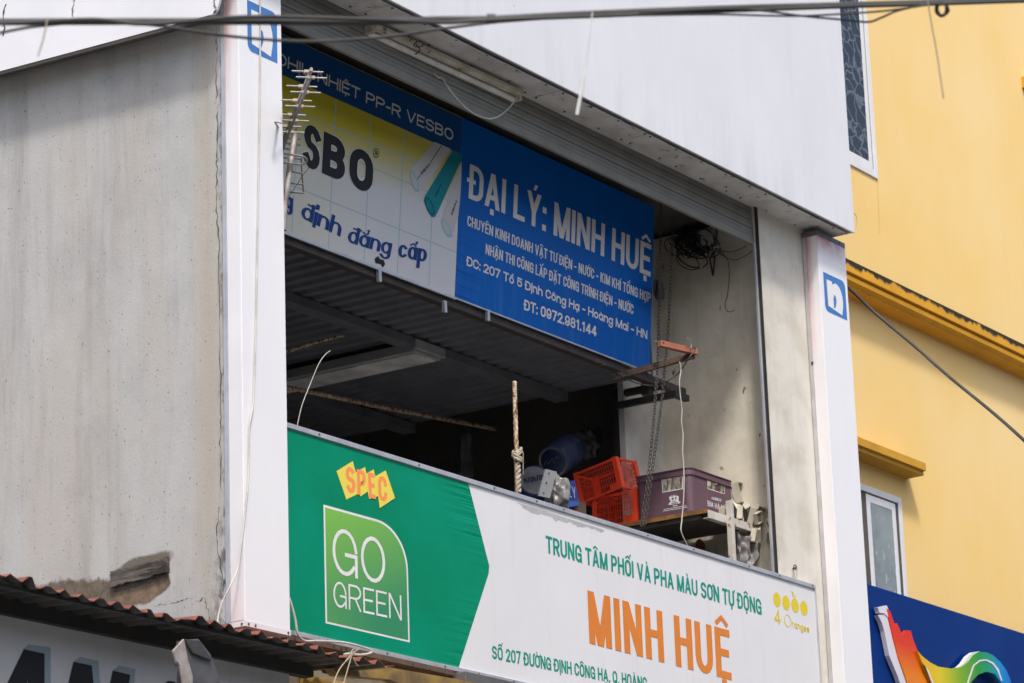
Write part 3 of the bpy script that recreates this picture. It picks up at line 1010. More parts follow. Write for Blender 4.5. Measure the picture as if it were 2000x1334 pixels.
# ------------------------------------------------------------------ green and white banner
BY = -.03
BP = dict(y=BY)
bz1, bz0 = P(562, 828, **BP).z, P(568, 1239, **BP).z
bx1 = P(1589.5, 1147, **BP).x
ban = thing('banner_sign', (14, BY, bz0), 'long green and white paint shop banner along the balcony front', 'sign')
m_banner = flex('white_flex', (.74, .745, .77), None, col2=(.70, .705, .73), amt=.35,
                extra=lambda nt, c, b: mixc(nt, math_(nt, 'MULTIPLY', maprange(nt, noise(nt, 1, 6, .65, (10, 1, 1.2), (1, 4, 0)), .55, .8), .25), c, (.45, .45, .46)))
MB().box(11.52, bx1, BY, BY + .03, bz0, bz1).build('panel', m_banner, ban)
tip = P(956.9, 1111.5, **BP)
g1, g2 = P(914.4, 944, **BP), P(897, 1299, **BP)
gx = tip.x
m_green = flex('green_flex', (.0, .215, .105), g1.x + .02, bz1, bz0, col2=(.0, .265, .155), amt=.55)

n = 24
grid = []
gb = MB()
gv, gf = [], []
for j in range(n + 1):
    z = bz0 + .021 + (bz1 - bz0 - .044) * j / n
    f = (z - bz0) / (bz1 - bz0)
    xe = g2.x + (gx - g2.x) * min(1, (z - g2.z) / (tip.z - g2.z)) if z < tip.z else gx + (g1.x - gx) * (z - tip.z) / (g1.z - tip.z)
    for i in range(2):
        gv.append((11.525 if i == 0 else xe, BY - .001, z))
gb.add(gv, [(2 * j, 2 * j + 1, 2 * j + 3, 2 * j + 2) for j in range(n)])
gb.build('green_field', m_green, ban)
MB().box(11.52, bx1 + .006, BY - .010, BY + .034, bz1 - .021, bz1 + .004).build('top_trim', m_alu, ban, bevel=.002)
MB().box(11.52, bx1 + .006, BY - .010, BY + .034, bz0 - .004, bz0 + .019).build('bottom_trim', m_alu, ban, bevel=.002)
MB().box(bx1 + .0005, bx1 + .012, BY - .008, BY + .034, bz0 + .02, bz1 - .022).build('end_trim', m_alu, ban)
for pxs in (620, 815, 962, 1045, 1098, 1262, 1352, 1460, 1520, 1584):
    xx = P(pxs, 828 + (pxs - 562) * .3096, **BP).x
    screw((xx, BY - .011, bz1 - .008), (0, -1, 0), ban, .8)
for pxs in (636, 753, 866, 932, 1000, 1100):
    xx = P(pxs, 1239 + (pxs - 568) * .2153, **BP).x
    screw((xx, BY - .011, bz0 + .008), (0, -1, 0), ban, .8)
for pts in ([(1008, 981), (1060, 996), (1100, 1010), (1145, 1024), (1180, 1035), (1176, 1040), (1168, 1038), (1152, 1030), (1128, 1030), (1112, 1020), (1085, 1017), (1066, 1005), (1040, 1003), (1022, 992)],):
    jp = []
    for i_ in range(len(pts)):
        (xa, ya), (xb_, yb_) = pts[i_], pts[(i_ + 1) % len(pts)]
        for k_ in range(5):
            j_ = 0 if i_ < 4 else 1
            jp.append((xa + (xb_ - xa) * k_ / 5 + j_ * rnd.uniform(-2.5, 2.5), ya + (yb_ - ya) * k_ / 5 + j_ * rnd.uniform(-2.2, 2.2)))
    flat(ban, jp, BP, m_peel, 'peeled_patch', off=.0015)
TL_ = lambda x, y, h: (x, y - h)
text(ban, 'TRUNG TÂM PHỐI VÀ PHA MÀU SƠN TỰ ĐỘNG', (1066.5, 1079), (1487.5, 1201), (1066.5, 1046), BP, m_txt_teal, .19, .15, .085)
text(ban, 'MINH HUỆ', (1151, 1256.4), (1429, 1328.5), (1151, 1154), BP, m_txt_orange, .215, .145, .11)
text(ban, 'SỐ 207 ĐƯỜNG ĐỊNH CÔNG HẠ, Q. HOÀNG', (961, 1286), (1264, 1347), (961, 1261), BP, m_txt_teal, .18, .15, .09)
# paint maker's mark: overlapping yellow cards with orange letters
lo = flat(ban, [(656.6, 920.2), (688.2, 900.6), (704, 962), (675.8, 975.8)], BP, m_spec_yellow, 'card_logo', off=.006)
cards = [[(687.2, 926.2), (711.8, 912.2), (722, 957), (702.8, 970)], [(711.8, 926.8), (728.6, 917), (742, 968), (719.6, 974.8)],
         [(732.2, 930.4), (752, 919), (770.2, 973), (740.4, 992.8)]]
lets = [('S', (676.5, 962.5), (694, 963.5), (673.5, 911.5)), ('P', (697.5, 966), (714.5, 969), (695.5, 916.5)), ('E', (719.5, 972), (733, 975.5), (717, 922)), ('C', (738, 977), (755.5, 981.5), (736.5, 928))]
for i, (ch, a, b, c) in enumerate(lets):
    if i:
        flat(ban, cards[i - 1], BP, m_spec_yellow, 'card_logo', off=.0065 + i * .0012)
    text(ban, ch, a, b, c, BP, m_spec_orange, .20, .17, .1, snap=False, off=.007 + i * .0012)
# rounded leaf panel
def quarter(x0, x1, z0, z1, rx, rz, y):
    return [(x0, y, z0), (x1, y, z0)] + [(x1 - rx + rx * math.cos(R(a)), y, z1 - rz + rz * math.sin(R(a))) for a in range(0, 91, 9)] + [(x0, y, z1)]


lx0, lz1 = P(631.2, 985.5, **BP).x, P(631.2, 985.5, **BP).z
lx1, lz0 = P(799.7, 1253.6, **BP).x, P(634.8, 1217, **BP).z
ctop = P(736.3, 1012.5, **BP).x
cbot = P(798.6, 1115, **BP).z
m_leaf = M('leaf_green_print', (.03, .25, .105), .4, extra=lambda nt, c, b: mixc(nt, math_(nt, 'ADD', maprange(nt, sepxyz(nt)['Z'], lz0 + .1, lz1, 0, .75), maprange(nt, sepxyz(nt)['X'], lx1, lx0, -.15, .25)), (.03, .25, .11), (.22, .52, .06)))
MB().poly(quarter(lx0, lx1, lz0, lz1, lx1 - ctop, lz1 - cbot, BY - .0016)).build('leaf_border', m_txt_white, ban)
ins = .012
MB().poly(quarter(lx0 + ins, lx1 - ins, lz0 + ins * .8, lz1 - ins, lx1 - ctop - .01, lz1 - cbot - .005, BY - .0021)).build('leaf_panel', m_leaf, ban)
text(ban, 'GO', (649.2, 1119), (752.5, 1144), (649.2, 1028), BP, m_txt_white, .095, .085, .12, r=.5, off=.0075)
text(ban, 'GREEN', (650.7, 1184.5), (783.8, 1212.5), (650.7, 1134), BP, m_txt_white, .095, .085, .13, r=.5, off=.0075)
# four fruit mark
for cx_, cy_ in ((1517.2, 1171.5), (1535, 1177.5), (1552.6, 1182.5), (1570, 1188)):
    flat(ban, ell(cx_, cy_, 7, 14.5, 18, -10), BP, m_orange_yel, 'fruit_mark')
flat(ban, [(1544, 1153), (1549, 1157), (1552, 1166), (1549, 1166)], BP, m_orange_yel, 'fruit_mark')
flat(ban, [(1555, 1160), (1552, 1166), (1554, 1167)], BP, m_orange_yel, 'fruit_mark')
text(ban, '4', (1512.5, 1217), (1525, 1220), (1512.5, 1190), BP, m_orange_yel, .16, .16)
ring(ban, ell(1538.2, 1212.6, 6.6, 12.5, 20, -10), ell(1538.2, 1212.6, 5.2, 11, 20, -10), BP, m_orange_yel, 'fruit_mark')
text(ban, 'ranges', (1546.5, 1224.5), (1580.5, 1236), (1546.5, 1211.5), BP, m_orange_yel, .2, .17, .12)

# ------------------------------------------------------------------ signs above the room (leaning a little forward)
sn = Vector((0, -1, -.087)).normalized()
SP = dict(q=(Vector((15, SY0 - .018, ZC)), sn))
s_up = (Vector((0, 0, 1)) - sn * sn.z).normalized()


def sign_board(x0, x1, z0, z1, parent, mat, th=.02):
    f = lambda x, z, o: Vector((x, SY0 - .018, ZC)) + s_up * (z - ZC) - sn * o
    a = [f(x0, z0, 0), f(x1, z0, 0), f(x1, z1, 0), f(x0, z1, 0)]
    return MB().prism(a, -sn * th).build('board', mat, parent)


xdiv = P(888, 581, **SP).x
xend = P(1269, 732, **SP).x
ztop = ZC + 1.035
print('sign', xdiv, P(907, 251, **SP), xend, P(1282, 428, **SP), P(556, 458, **SP))


def pipe_extra(nt, c, b):
    s = sepxyz(nt)
    n = noise(nt, 3, 3, .5)
    f = math_(nt, 'ADD', maprange(nt, s['Z'], ZC + .42, ZC + .72), maprange(nt, s['X'], 12.3, 14.0, .25, -.25))
    f = math_(nt, 'MINIMUM', math_(nt, 'MAXIMUM', f, 0.), 1.)
    return mixc(nt, f, c, (.60, .52, .045))


m_pipesign = flex('printed_flex', (.66, .68, .71), None, col2=(.62, .64, .67), extra=pipe_extra, amt=.25)
m_dealer = flex('blue_flex', (.0, .125, .52), xdiv, ZC + 3.0, ZC, col2=(.0, .105, .45), amt=.7, side=1, rough=.4, extra=lambda nt, c, b: mixc(nt, math_(nt, 'MULTIPLY', math_(nt, 'MULTIPLY', maprange(nt, sepxyz(nt)['Z'], ZC + .55, ZC + .05), maprange(nt, noise(nt, 1, 6, .7, (9, 1, .9), (1, 4, 0)), .5, .78)), .4), c, (.12, .27, .62)))
m_band = plain('blue_band_print', (.005, .075, .26), col2=(.005, .07, .24))
m_grid = plain('pale_blue_grid_print', (.36, .52, .58))
ps = thing('pipe_sign', (13, SY0, ZC), 'white and yellow plastic pipe advertising sign with a blue top band', 'sign')
sign_board(11.6, xdiv - .001, ZC, ztop, ps, m_pipesign)
def inplane(x, z, o=.003):
    return Vector((x, SY0 - .018, ZC)) + s_up * (z - ZC) + sn * o


zband = P(904.8, 303.4, **SP).z
zband2 = P(552, 145.4, **SP).z
print('band', zband, zband2)
MB().poly([inplane(11.61, zband2, .0008), inplane(xdiv - .003, zband, .0008), inplane(xdiv - .003, ztop - .003, .0008), inplane(11.61, ztop - .003, .0008)]).build('top_band', m_band, ps)
gr = MB()
for pxl, pyl in ((569, 470), (643, 450), (713, 470), (779, 470), (840, 500)):
    xx = P(pxl, pyl, **SP).x
    gr.poly([inplane(xx - .004, ZC + .01, .0003), inplane(xx + .004, ZC + .01, .0003), inplane(xx + .004, zband - .01, .0003), inplane(xx - .004, zband - .01, .0003)])
for pxl, pyl in ((734, 330), (700, 415), (660, 250)):
    zz_ = P(pxl, pyl, **SP).z
    gr.poly([inplane(11.61, zz_ - .003, .0005), inplane(xdiv - .004, zz_ - .003, .0005), inplane(xdiv - .004, zz_ + .003, .0005), inplane(11.61, zz_ + .003, .0005)])
gr.build('printed_grid', m_grid, ps)
text(ps, 'CHỊU NHIỆT PP-R VESBO', (540, 124.5), (884, 275.8), (540, 100.5), SP, m_txt_white, .17, .15, .16, r=.45, off=.006)
for ch, a, b, c in (('S', (589, 321), (623.5, 338), (589, 234)), ('B', (626.5, 337), (673, 357.5), (626.5, 253)), ('O', (679, 361), (727, 381.5), (679, 279))):
    hs = .80 if ch == 'S' else 1
    text(ps, ch, a, b, c, SP, m_txt_white, .35 * hs, .27 * hs, .1, r=.36, off=.0045)
    text(ps, ch, (a[0] + 1, a[1]), (b[0] - 1, b[1]), (c[0] + 1, c[1] + 1), SP, m_txt_black, .31 * hs, .23 * hs, .1, r=.36, off=.0065)
ring(ps, ell(734, 299, 6, 9.4, 24, 0), ell(734, 299, 5, 8, 24, 0), SP, m_txt_black, 'lettering', off=.006)
text(ps, 'R', (731.5, 302.5), (737, 305), (731.5, 293.5), SP, m_txt_black, .2, .18, off=.006)
text(ps, 'g', (556, 404), (571, 411), (558, 371), SP, m_txt_navy, .30, .11, .03, snap=False, xh=.66, off=.006)
text(ps, 'định', (586, 424), (664, 462), (593, 391), SP, m_txt_navy, .30, .11, .03, snap=False, xh=.66, off=.006)
text(ps, 'đẳng', (677, 472), (762, 498), (683, 440), SP, m_txt_navy, .30, .11, .03, snap=False, xh=.66, off=.006)
text(ps, 'cấp', (776, 501), (832, 512), (780, 466), SP, m_txt_navy, .30, .11, .03, snap=False, xh=.66, off=.006)
m_p1 = plain('pale_pipe_print', (.60, .60, .61), col2=(.55, .55, .57), vs=3)
m_p1d = plain('shaded_pipe_print', (.42, .42, .44))
m_p2 = plain('teal_pipe_print', (.005, .21, .26), col2=(.008, .25, .30), vs=3)
m_p2d = plain('dark_teal_print', (.004, .10, .125))
m_prim = plain('pale_blue_rim_print', (.33, .52, .62))
flat(ps, [(800, 336), (802, 332), (848, 277), (880.5, 291), (819, 376), (812, 372)], SP, m_p1, 'printed_pipe', off=.0035)
flat(ps, ell(809, 354.5, 6.5, 22, 20, -17), SP, m_prim, 'printed_pipe', off=.0045)
flat(ps, ell(808.5, 353.5, 4.2, 17, 20, -17), SP, m_p1, 'printed_pipe', off=.0055)
flat(ps, [(860.5, 284.5), (862.2, 285.3), (839, 320), (837.5, 320)], SP, m_p2d, 'printed_pipe', off=.0048)
flat(ps, [(813.8, 350), (820, 341.5), (821, 343), (814.8, 351)], SP, m_p2d, 'printed_pipe', off=.0048)
text(ps, 'VESBO PP-R', (822.5, 343), (839.5, 324), (820, 337.5), SP, m_txt_black, .2, .18, .12, snap=False, off=.0052)
flat(ps, [(827, 392), (829, 384), (884, 293), (902.5, 301), (903, 305), (902, 309), (854, 415), (849, 424), (842, 424), (834, 411)], SP, m_p2, 'printed_pipe', off=.0058)
flat(ps, ell(838.5, 403, 7, 19, 20, -22), SP, m_p2d, 'printed_pipe', off=.0068)
flat(ps, ell(837.8, 402.5, 5, 15.5, 20, -22), SP, m_p2, 'printed_pipe', off=.0078)
flat(ps, [(850, 384), (849, 384)] + [(861, 361), (862.2, 361)], SP, m_p2d, 'printed_pipe', off=.0068)
text(ps, 'VESBO PP-R', (850, 386), (862, 362), (848, 382), SP, m_p2d, .2, .18, .12, snap=False, off=.0070)
flat(ps, [(862, 428), (880, 370), (901.5, 315), (901, 340), (899, 380), (895, 420), (884, 463), (876, 463), (866, 450)], SP, m_p1, 'printed_pipe', off=.0035)
flat(ps, ell(871.5, 446, 6.8, 19.5, 20, -24), SP, m_prim, 'printed_pipe', off=.0045)
flat(ps, ell(871, 445, 4.4, 14.5, 20, -24), SP, m_p1, 'printed_pipe', off=.0055)
text(ps, 'VESBO PP-R', (882.5, 422), (892.5, 394), (880, 418), SP, m_txt_black, .2, .18, .12, snap=False, off=.0052)
flat(ps, [(731, 506), (738, 500), (742, 506), (749, 508), (752, 516), (747, 523), (743, 516), (733, 514)], SP, m_txt_black, 'torn_spot', off=.004)
MB().bar(inplane(11.6, ZC - .006, .006), inplane(xdiv, ZC - .006, .006), .012, .014).build('bottom_trim', m_alu, ps)

ds = thing('dealer_sign', (15, SY0, ZC), 'dark blue dealer sign with white Vietnamese lettering beside the pipe sign', 'sign')
sign_board(xdiv + .001, xend, ZC, ztop, ds, m_dealer)
text(ds, 'ĐẠI LÝ: MINH HUỆ', (914.6, 387), (1270, 541), (914.6, 318.5), SP, m_txt_white, .20, .15, .085, off=.005)
text(ds, 'CHUYÊN KINH DOANH VẬT TƯ ĐIỆN - NƯỚC - KIM KHÍ TỔNG HỢP', (912, 440.7), (1270, 592), (912, 420), SP, m_txt_white, .185, .145, .085, off=.005)
text(ds, 'NHẬN THI CÔNG LẮP ĐẶT CÔNG TRÌNH ĐIỆN - NƯỚC', (947.6, 496), (1236.5, 614.5), (947.6, 475.5), SP, m_txt_white, .185, .145, .085, off=.005)
text(ds, 'ĐC: 207 Tổ 5 ĐỊnh Công Hạ - Hoàng Mai - HN', (910.7, 518.2), (1263.5, 663), (910.7, 499.8), SP, m_txt_white, .225, .185, .09, off=.005)
text(ds, 'ĐT: 0972.981.144', (1022.9, 605), (1164.4, 658), (1022.9, 584), SP, m_txt_white, .225, .185, .09, off=.005)
MB().bar(inplane(xdiv, ZC - .004, .006), inplane(xend, ZC - .004, .006), .010, .008).build('bottom_trim', m_alu, ds)

# ------------------------------------------------------------------ lamps
tl = thing('tube_light', P(870, 120, z=7.69), 'old fluorescent batten with milky tube and rust stains under the billboard soffit', 'lamp')
a, b = P(722, 60, z=7.668), P(1010, 192, z=7.668)
ax = (b - a).normalized()
MB().bar(a + Vector((0, -.022, .022)), b + Vector((0, -.022, .022)), .045, .03).build('housing', m_housing, tl, bevel=.006)
MB().tube([a + Vector((0, .022, .0)), b + Vector((0, .022, .0))], .019, 14).build('tube', m_tube, tl, smooth=True)
for p in (a, b):
    MB().bar(p + Vector((0, .006, .006)) - ax * .012, p + Vector((0, .006, .006)) + ax * .012, .07, .05).build('end_cap', m_housing, tl, bevel=.006)
wr = MB()
wp = [P(u, v, z=7.655) for u, v in ((800, 80), (806, 74), (814, 80), (808, 88), (818, 92), (826, 88), (822, 80), (812, 84), (820, 96), (816, 103), (811, 106))]
wr.tube(spline(wp, 4), .0035, 5)
wr.build('wire_knot', m_rust, tl)
cw = spline([P(848, 143, y=.03), P(856, 152, y=.03), P(864, 152, y=.02), P(872, 166, y=.0), P(890, 190, y=-.02), P(915, 215, y=-.02), P(945, 230, y=-.02), P(968, 230, y=-.02), P(990, 215, y=-.02), P(1006, 196, y=-.02), P(1009, 186, y=-.03)], 6)
tag(MB().tube(cw, .0038, 6).build('loose_wire', m_cord, smooth=True), 'loose pale wire looping from the end of the tube light below the soffit', 'wire')

il = thing('ceiling_lamp', (14.55, 1.2, 6.64), 'long grey box lamp with flat diffuser under the corrugated tin ceiling', 'lamp')
lx0_, lx1_ = 14.39, 14.66
MB().box(lx0_, lx1_, 1.16, 2.4, 6.585, 6.64).build('case', m_lampbox, il, bevel=.004)
MB().box(lx0_ + .03, lx1_ - .03, 1.175, 2.38, 6.577, 6.5845).build('diffuser', m_diffuser, il)
MB().box(lx0_ - .005, lx1_ + .02, 1.14, 1.159, 6.60, 6.655).build('end_plate', m_alu, il, bevel=.003)

# ------------------------------------------------------------------ television aerial
bd = Vector((-math.cos(R(45.4)), -math.sin(R(45.4)), 0))
ed = Vector((bd.y, -bd.x, 0))
if ed.dot(RT) < 0:
    ed = -ed
A0 = P(556, 268, y=.16)
dA = (A0 - CAM).dot(FW)
A1 = None
for kk in range(400):
    q = A0 + bd * (kk * .004)
    dq = (q - CAM)
    py = 667 - F_PX * dq.dot(UP) / dq.dot(FW)
    if py <= 140:
        A1 = q
        break
print('aerial len', (A1 - A0).length)
an = thing('tv_aerial', A0, 'grey roof television aerial with paired rods sticking out beside the left light box', 'aerial')
MB().bar(A0 - bd * .12, A1 + bd * .03, .014, .016).build('boom', m_mast, an)
MB().bar(A0 - bd * .12 + Vector((0, 0, -.034)), A1 + Vector((0, 0, -.034)), .010, .010).build('boom', m_antenna, an)
prs = ((595, 610, 135, 146), (584, 596, 174, 182), (571, 585, 201, 208), (558, 572, 226, 232), (549, 562, 240, 249))
L_ = (A1 - A0).length
for i, t in enumerate((.985, .77, .56, .34, .16)):
    c = A0 + bd * L_ * t
    for dz, sh_, hl in ((.004, -.012, .074), (-.030, .004, .072)):
        cc = c + Vector((0, 0, dz)) + ed * sh_ + bd * (0.0 if dz > 0 else .012)
        MB().tube([cc - ed * hl, cc + ed * hl], .004, 7).build('rod', m_antenna, an, smooth=True)
        MB().bar(cc - ed * .017, cc + ed * .017, .017, .015).build('clamp', m_antplastic, an, bevel=.003)
mt = [P(576, 262, y=.13), P(566, 330, y=.12), P(556, 400, y=.11), P(554, 450, y=.11)]
MB().tube(spline(mt, 3), .015, 10).build('mast', m_mast, an, smooth=True)
lp = [P(555, 300, y=.10), P(575, 303, y=.08), P(592, 306, y=.06), P(599, 312, y=.06), P(596, 319, y=.07), P(585, 321, y=.08), P(555, 318, y=.10)]
MB().tube(spline(lp, 5), .0055, 7).build('dipole_loop', m_antenna, an, smooth=True)
for (u0, v0, u1, v1) in ((555, 268, 586, 272), (556, 279, 586, 283), (552, 289, 576, 293), (556, 308, 589, 310), (566, 334, 589, 338), (563, 357, 591, 360), (560, 374, 592, 377)):
    MB().tube([P(u0, v0, y=.2), P(u1, v1, y=.2)], .0058, 7).build('reflector_rod', m_antenna, an, smooth=True)
MB().tube([P(588, 310, y=.2), P(590, 345, y=.2), P(593, 378, y=.2)], .0038, 6).build('side_rod', m_darksteel, an)
MB().tube([P(580, 232, y=.17), P(579, 262, y=.18), P(575, 312, y=.2)], .006, 6).build('side_rod', m_antenna, an)
MB().tube(spline([P(603, 328, y=.15), P(590, 345, y=.16), P(575, 368, y=.16), P(562, 385, y=.13), P(556, 372, y=.11)], 5), .0016, 5).build('lead_wire', m_black, an)
MB().bar(P(537, 238, y=-.19), P(552, 266, y=.02), .010, .004).build('bracket', m_mast, an)
MB().bar(P(537, 238, y=-.19), P(560, 243, y=-.16), .007, .004).build('bracket', m_mast, an)

# ------------------------------------------------------------------ roped rod
rd = thing('rusty_rod', P(1011, 965, y=.07), 'upright rusty reinforcing rod standing behind the banner', 'rod')
rp = [P(1005, 745, y=.075), P(1006, 790, y=.072), P(1009, 880, y=.07), P(1012, 975, y=.07)]
r3 = spline(rp, 16)
MB().tube(r3, .012, 8, rr=[.0105 + .0025 * (i % 2) for i in range(len(r3))]).build('rod', m_rebar, rd)
rb, rt_ = P(1012, 962, y=.07), P(1010, 884, y=.07)
rp_o = MB()
Lr = (rt_ - rb).length
for ph_ in (0, 2.094, 4.189):
    pts = []
    for i in range(61):
        t = i / 60
        a = ph_ + t * 17
        pts.append(rb.lerp(rt_, t) + Vector((.0105 * math.cos(a), .0105 * math.sin(a), 0)))
    rp_o.tube(pts, .0078, 7)
kc = P(1010, 888, y=.07)
for i in range(6):
    tilt = rnd.uniform(-.5, .5)
    pts = [kc + Vector((.024 * math.cos(a) * rnd.uniform(.85, 1.2), .024 * math.sin(a), .015 * (i - 2.5) / 1.6 + .016 * math.sin(a + tilt * 4))) for a in [2 * math.pi * j / 14 for j in range(14)]]
    rp_o.tube(pts, .0065, 6, closed=True)
for i in range(5):
    a = rnd.uniform(0, 6.28)
    p0 = kc + Vector((.02 * math.cos(a), .02 * math.sin(a), .015))
    rp_o.tube(spline([p0, p0 + Vector((.016 * math.cos(a), .016 * math.sin(a), -.01)), p0 + Vector((.014 * math.cos(a), .01 * math.sin(a), -.05 - .02 * i))], 4), .0016, 5)
tag(rp_o.build('rope', m_rope, smooth=True), 'frayed pale rope wound and knotted round the rusty rod', 'rope')

# ------------------------------------------------------------------ shelf
sh = thing('shelf_rack', (16.2, .5, 4.6), 'white painted metal shelf rack with rusty board edge holding the crates', 'shelf')
ZR = P(1381, 994, y=.2).z
MB().box(15.985, 16.585, .205, 1.30, ZR - .012, ZR + .0).build('shelf_board', m_shelf_top, sh)
MB().box(15.978, 15.9845, .2, 1.30, ZR - .022, ZR + .002).build('board_edge', m_shelf_edge, sh)
MB().box(15.99, 16.575, .196, .2045, ZR - .052, ZR - .003).build('front_rail', m_shelf_white, sh, bevel=.002)
MB().box(15.99, 16.575, .205, .235, ZR - .052, ZR - .0475).build('front_rail', m_shelf_white, sh)
MB().box(15.992, 16.03, .25, 1.3, ZR - .05, ZR - .023).build('side_rail', m_darksteel, sh)
LX = P(1420, 1010, y=.19).x
MB().box(LX, LX + .034, .160, .1955, 4.6, ZR + .085).build('leg', m_shelf_white, sh, bevel=.002)
MB().box(LX + .001, LX + .034, 1.2, 1.236, 4.6, ZR - .013).build('leg', m_shelf_white, sh)
MB().box(15.99, 16.58, .21, 1.3, ZR - .36, ZR - .345).build('shelf_board', m_shelf_top, sh)

# ------------------------------------------------------------------ beer crate and bottles
bx, by0 = 15.985, .305
bw, bdp, bh = .508, .385, .272
bc = thing('beer_crate', (bx, by0, ZR), 'dark purple plastic beer crate full of bottles standing on the white shelf rack', 'crate')
zb_ = ZR + .001


def holed(mb, o, u, n, W, H, hole, th):
    """a wall in direction u with a hole (u0,u1,z0,z1)"""
    u0, u1, z0, z1 = hole
    for a0, a1, c0, c1 in ((0, u0, 0, H), (u1, W, 0, H), (u0, u1, 0, z0), (u0, u1, z1, H)):
        v = [o + u * a + Vector((0, 0, c)) + n * t for t in (0, th) for c in (c0, c1) for a in (a0, a1)]
        mb.add(v, [(0, 1, 3, 2), (4, 6, 7, 5), (0, 4, 5, 1), (2, 3, 7, 6), (0, 2, 6, 4), (1, 5, 7, 3)])


LF, RF = dict(x=bx), dict(y=by0)
z7 = lambda x, y: (1080 + x / 4.348, 840 + y / 4.348)
la, lb_, lc = P(*z7(925, 470), **LF), P(*z7(1102, 440), **LF), P(*z7(930, 530), **LF)
ra, rb0, rc_ = P(*z7(1311, 440), **RF), P(*z7(1457, 480), **RF), P(*z7(1312, 498), **RF)
yb_ = by0 + bdp - .03
lh = (max(.02, yb_ - la.y), min(bdp - .08, yb_ - lb_.y), lc.z - zb_, .226)
rh = (max(.02, ra.x - bx - .03), min(bw - .08, rb0.x - bx - .03), rc_.z - zb_, .226)
print('holes', lh, rh)
body = MB()
X_, Y_ = Vector((1, 0, 0)), Vector((0, 1, 0))
holed(body, Vector((bx, by0 + bdp - .03, zb_)), -Y_, X_, bdp - .06, .252, lh, .006)
holed(body, Vector((bx + .03, by0, zb_)), X_, Y_, bw - .06, .252, rh, .006)
holed(body, Vector((bx + bw, by0 + bdp - .03, zb_)), -Y_, -X_, bdp - .06, .252, (.075, .235, .142, .224), .006)
holed(body, Vector((bx + .03, by0 + bdp, zb_)), X_, -Y_, bw - .06, .252, (.11, .34, .142, .224), .006)
body.box(bx + .006, bx + bw - .006, by0 + .006, by0 + bdp - .006, zb_ + .004, zb_ + .012)
body.build('body', m_purple, bc, bevel=.0015)
for sx in (0, 1):
    for sy in (0, 1):
        cx_, cy_ = bx + sx * bw, by0 + sy * bdp
        pr = []
        dx, dy = (1 if sx == 0 else -1), (1 if sy == 0 else -1)
        ccx, ccy = cx_ + dx * .038, cy_ + dy * .038
        arc = [(ccx - dx * .036 * math.cos(t), ccy - dy * .036 * math.sin(t)) for t in [i * math.pi / 2 / 6 for i in range(7)]]
        arc = [(cx_ + dx * .002, cy_ + dy * .046)] + arc + [(cx_ + dx * .046, cy_ + dy * .002)]
        inn = [(ccx - dx * .03 * math.cos(t), ccy - dy * .03 * math.sin(t)) for t in [i * math.pi / 2 / 6 for i in range(6, -1, -1)]]
        MB().prism([(px_, py_, zb_) for px_, py_ in arc + inn], (0, 0, .252)).build('corner_post', m_purple, bc)
rim = MB()


def rounded(o, r, k=5):
    x0, x1, y0, y1 = bx - o, bx + bw + o, by0 - o, by0 + bdp + o
    out = []
    for cx_, cy_, a0 in ((x1 - r, y1 - r, 0), (x0 + r, y1 - r, 90), (x0 + r, y0 + r, 180), (x1 - r, y0 + r, 270)):
        out += [(cx_ + r * math.cos(R(a0 + 90 * i / k)), cy_ + r * math.sin(R(a0 + 90 * i / k))) for i in range(k + 1)]
    return out


ro_, ri_ = rounded(.008, .05), rounded(-.006, .04)
for za, zb2 in ((.230, .234), (.268, .272)):
    kx = len(ro_)
    vs = [(p[0], p[1], zb_ + za) for p in ro_] + [(p[0], p[1], zb_ + za) for p in ri_] + [(p[0], p[1], zb_ + zb2) for p in ro_] + [(p[0], p[1], zb_ + zb2) for p in ri_]
    fs = []
    for i in range(kx):
        j = (i + 1) % kx
        fs += [(i, j, kx + j, kx + i), (2 * kx + i, 3 * kx + i, 3 * kx + j, 2 * kx + j), (i, 2 * kx + i, 2 * kx + j, j)]
    rim.add(vs, fs)
rm_, rn_ = rounded(.002, .045), rounded(-.004, .04)
kx = len(rm_)
rim.add([(p[0], p[1], zb_ + .23) for p in rm_] + [(p[0], p[1], zb_ + .268) for p in rm_] + [(p[0], p[1], zb_ + .268) for p in rn_] + [(p[0], p[1], zb_ + .23) for p in rn_],
        [(i, (i + 1) % kx, kx + (i + 1) % kx, kx + i) for i in range(kx)] + [(2 * kx + i, 2 * kx + (i + 1) % kx, 3 * kx + (i + 1) % kx, 3 * kx + i) for i in range(kx)])
for yy in (by0 + .06, by0 + bdp - .06):
    rim.box(bx - .006, bx - .001, yy - .002, yy + .002, zb_ + .23, zb_ + .268)
for xx in (bx + .06, bx + bw - .06):
    rim.box(xx - .002, xx + .002, by0 - .006, by0 - .001, zb_ + .23, zb_ + .268)
rim.build('rim', m_purple, bc)
nl = (-1, 0, 0)
ring(bc, [z7(*p) for p in ((921, 408), (1102, 380), (1106, 500), (930, 532))], [z7(*p) for p in ((927, 413), (1096, 387), (1099, 495), (935, 524))], LF, m_txt_white, 'handle_edge', off=.001, n=nl)
ring(bc, [z7(*p) for p in ((1310, 388), (1455, 426), (1460, 546), (1312, 500))], [z7(*p) for p in ((1314, 394), (1450, 431), (1454, 537), (1317, 494))], RF, m_shelf_white, 'handle_edge', off=.001)
em = flat(bc, [z7(*p) for p in ((985, 570), (1000, 560), (1012, 568), (1022, 558), (1034, 556), (1046, 562), (1060, 556), (1070, 570), (1066, 590), (1072, 606), (1086, 612), (1070, 624), (1040, 626), (1010, 634), (980, 634), (988, 618), (1000, 612), (994, 594))], LF, m_txt_white, 'crest', off=.0015, n=nl)
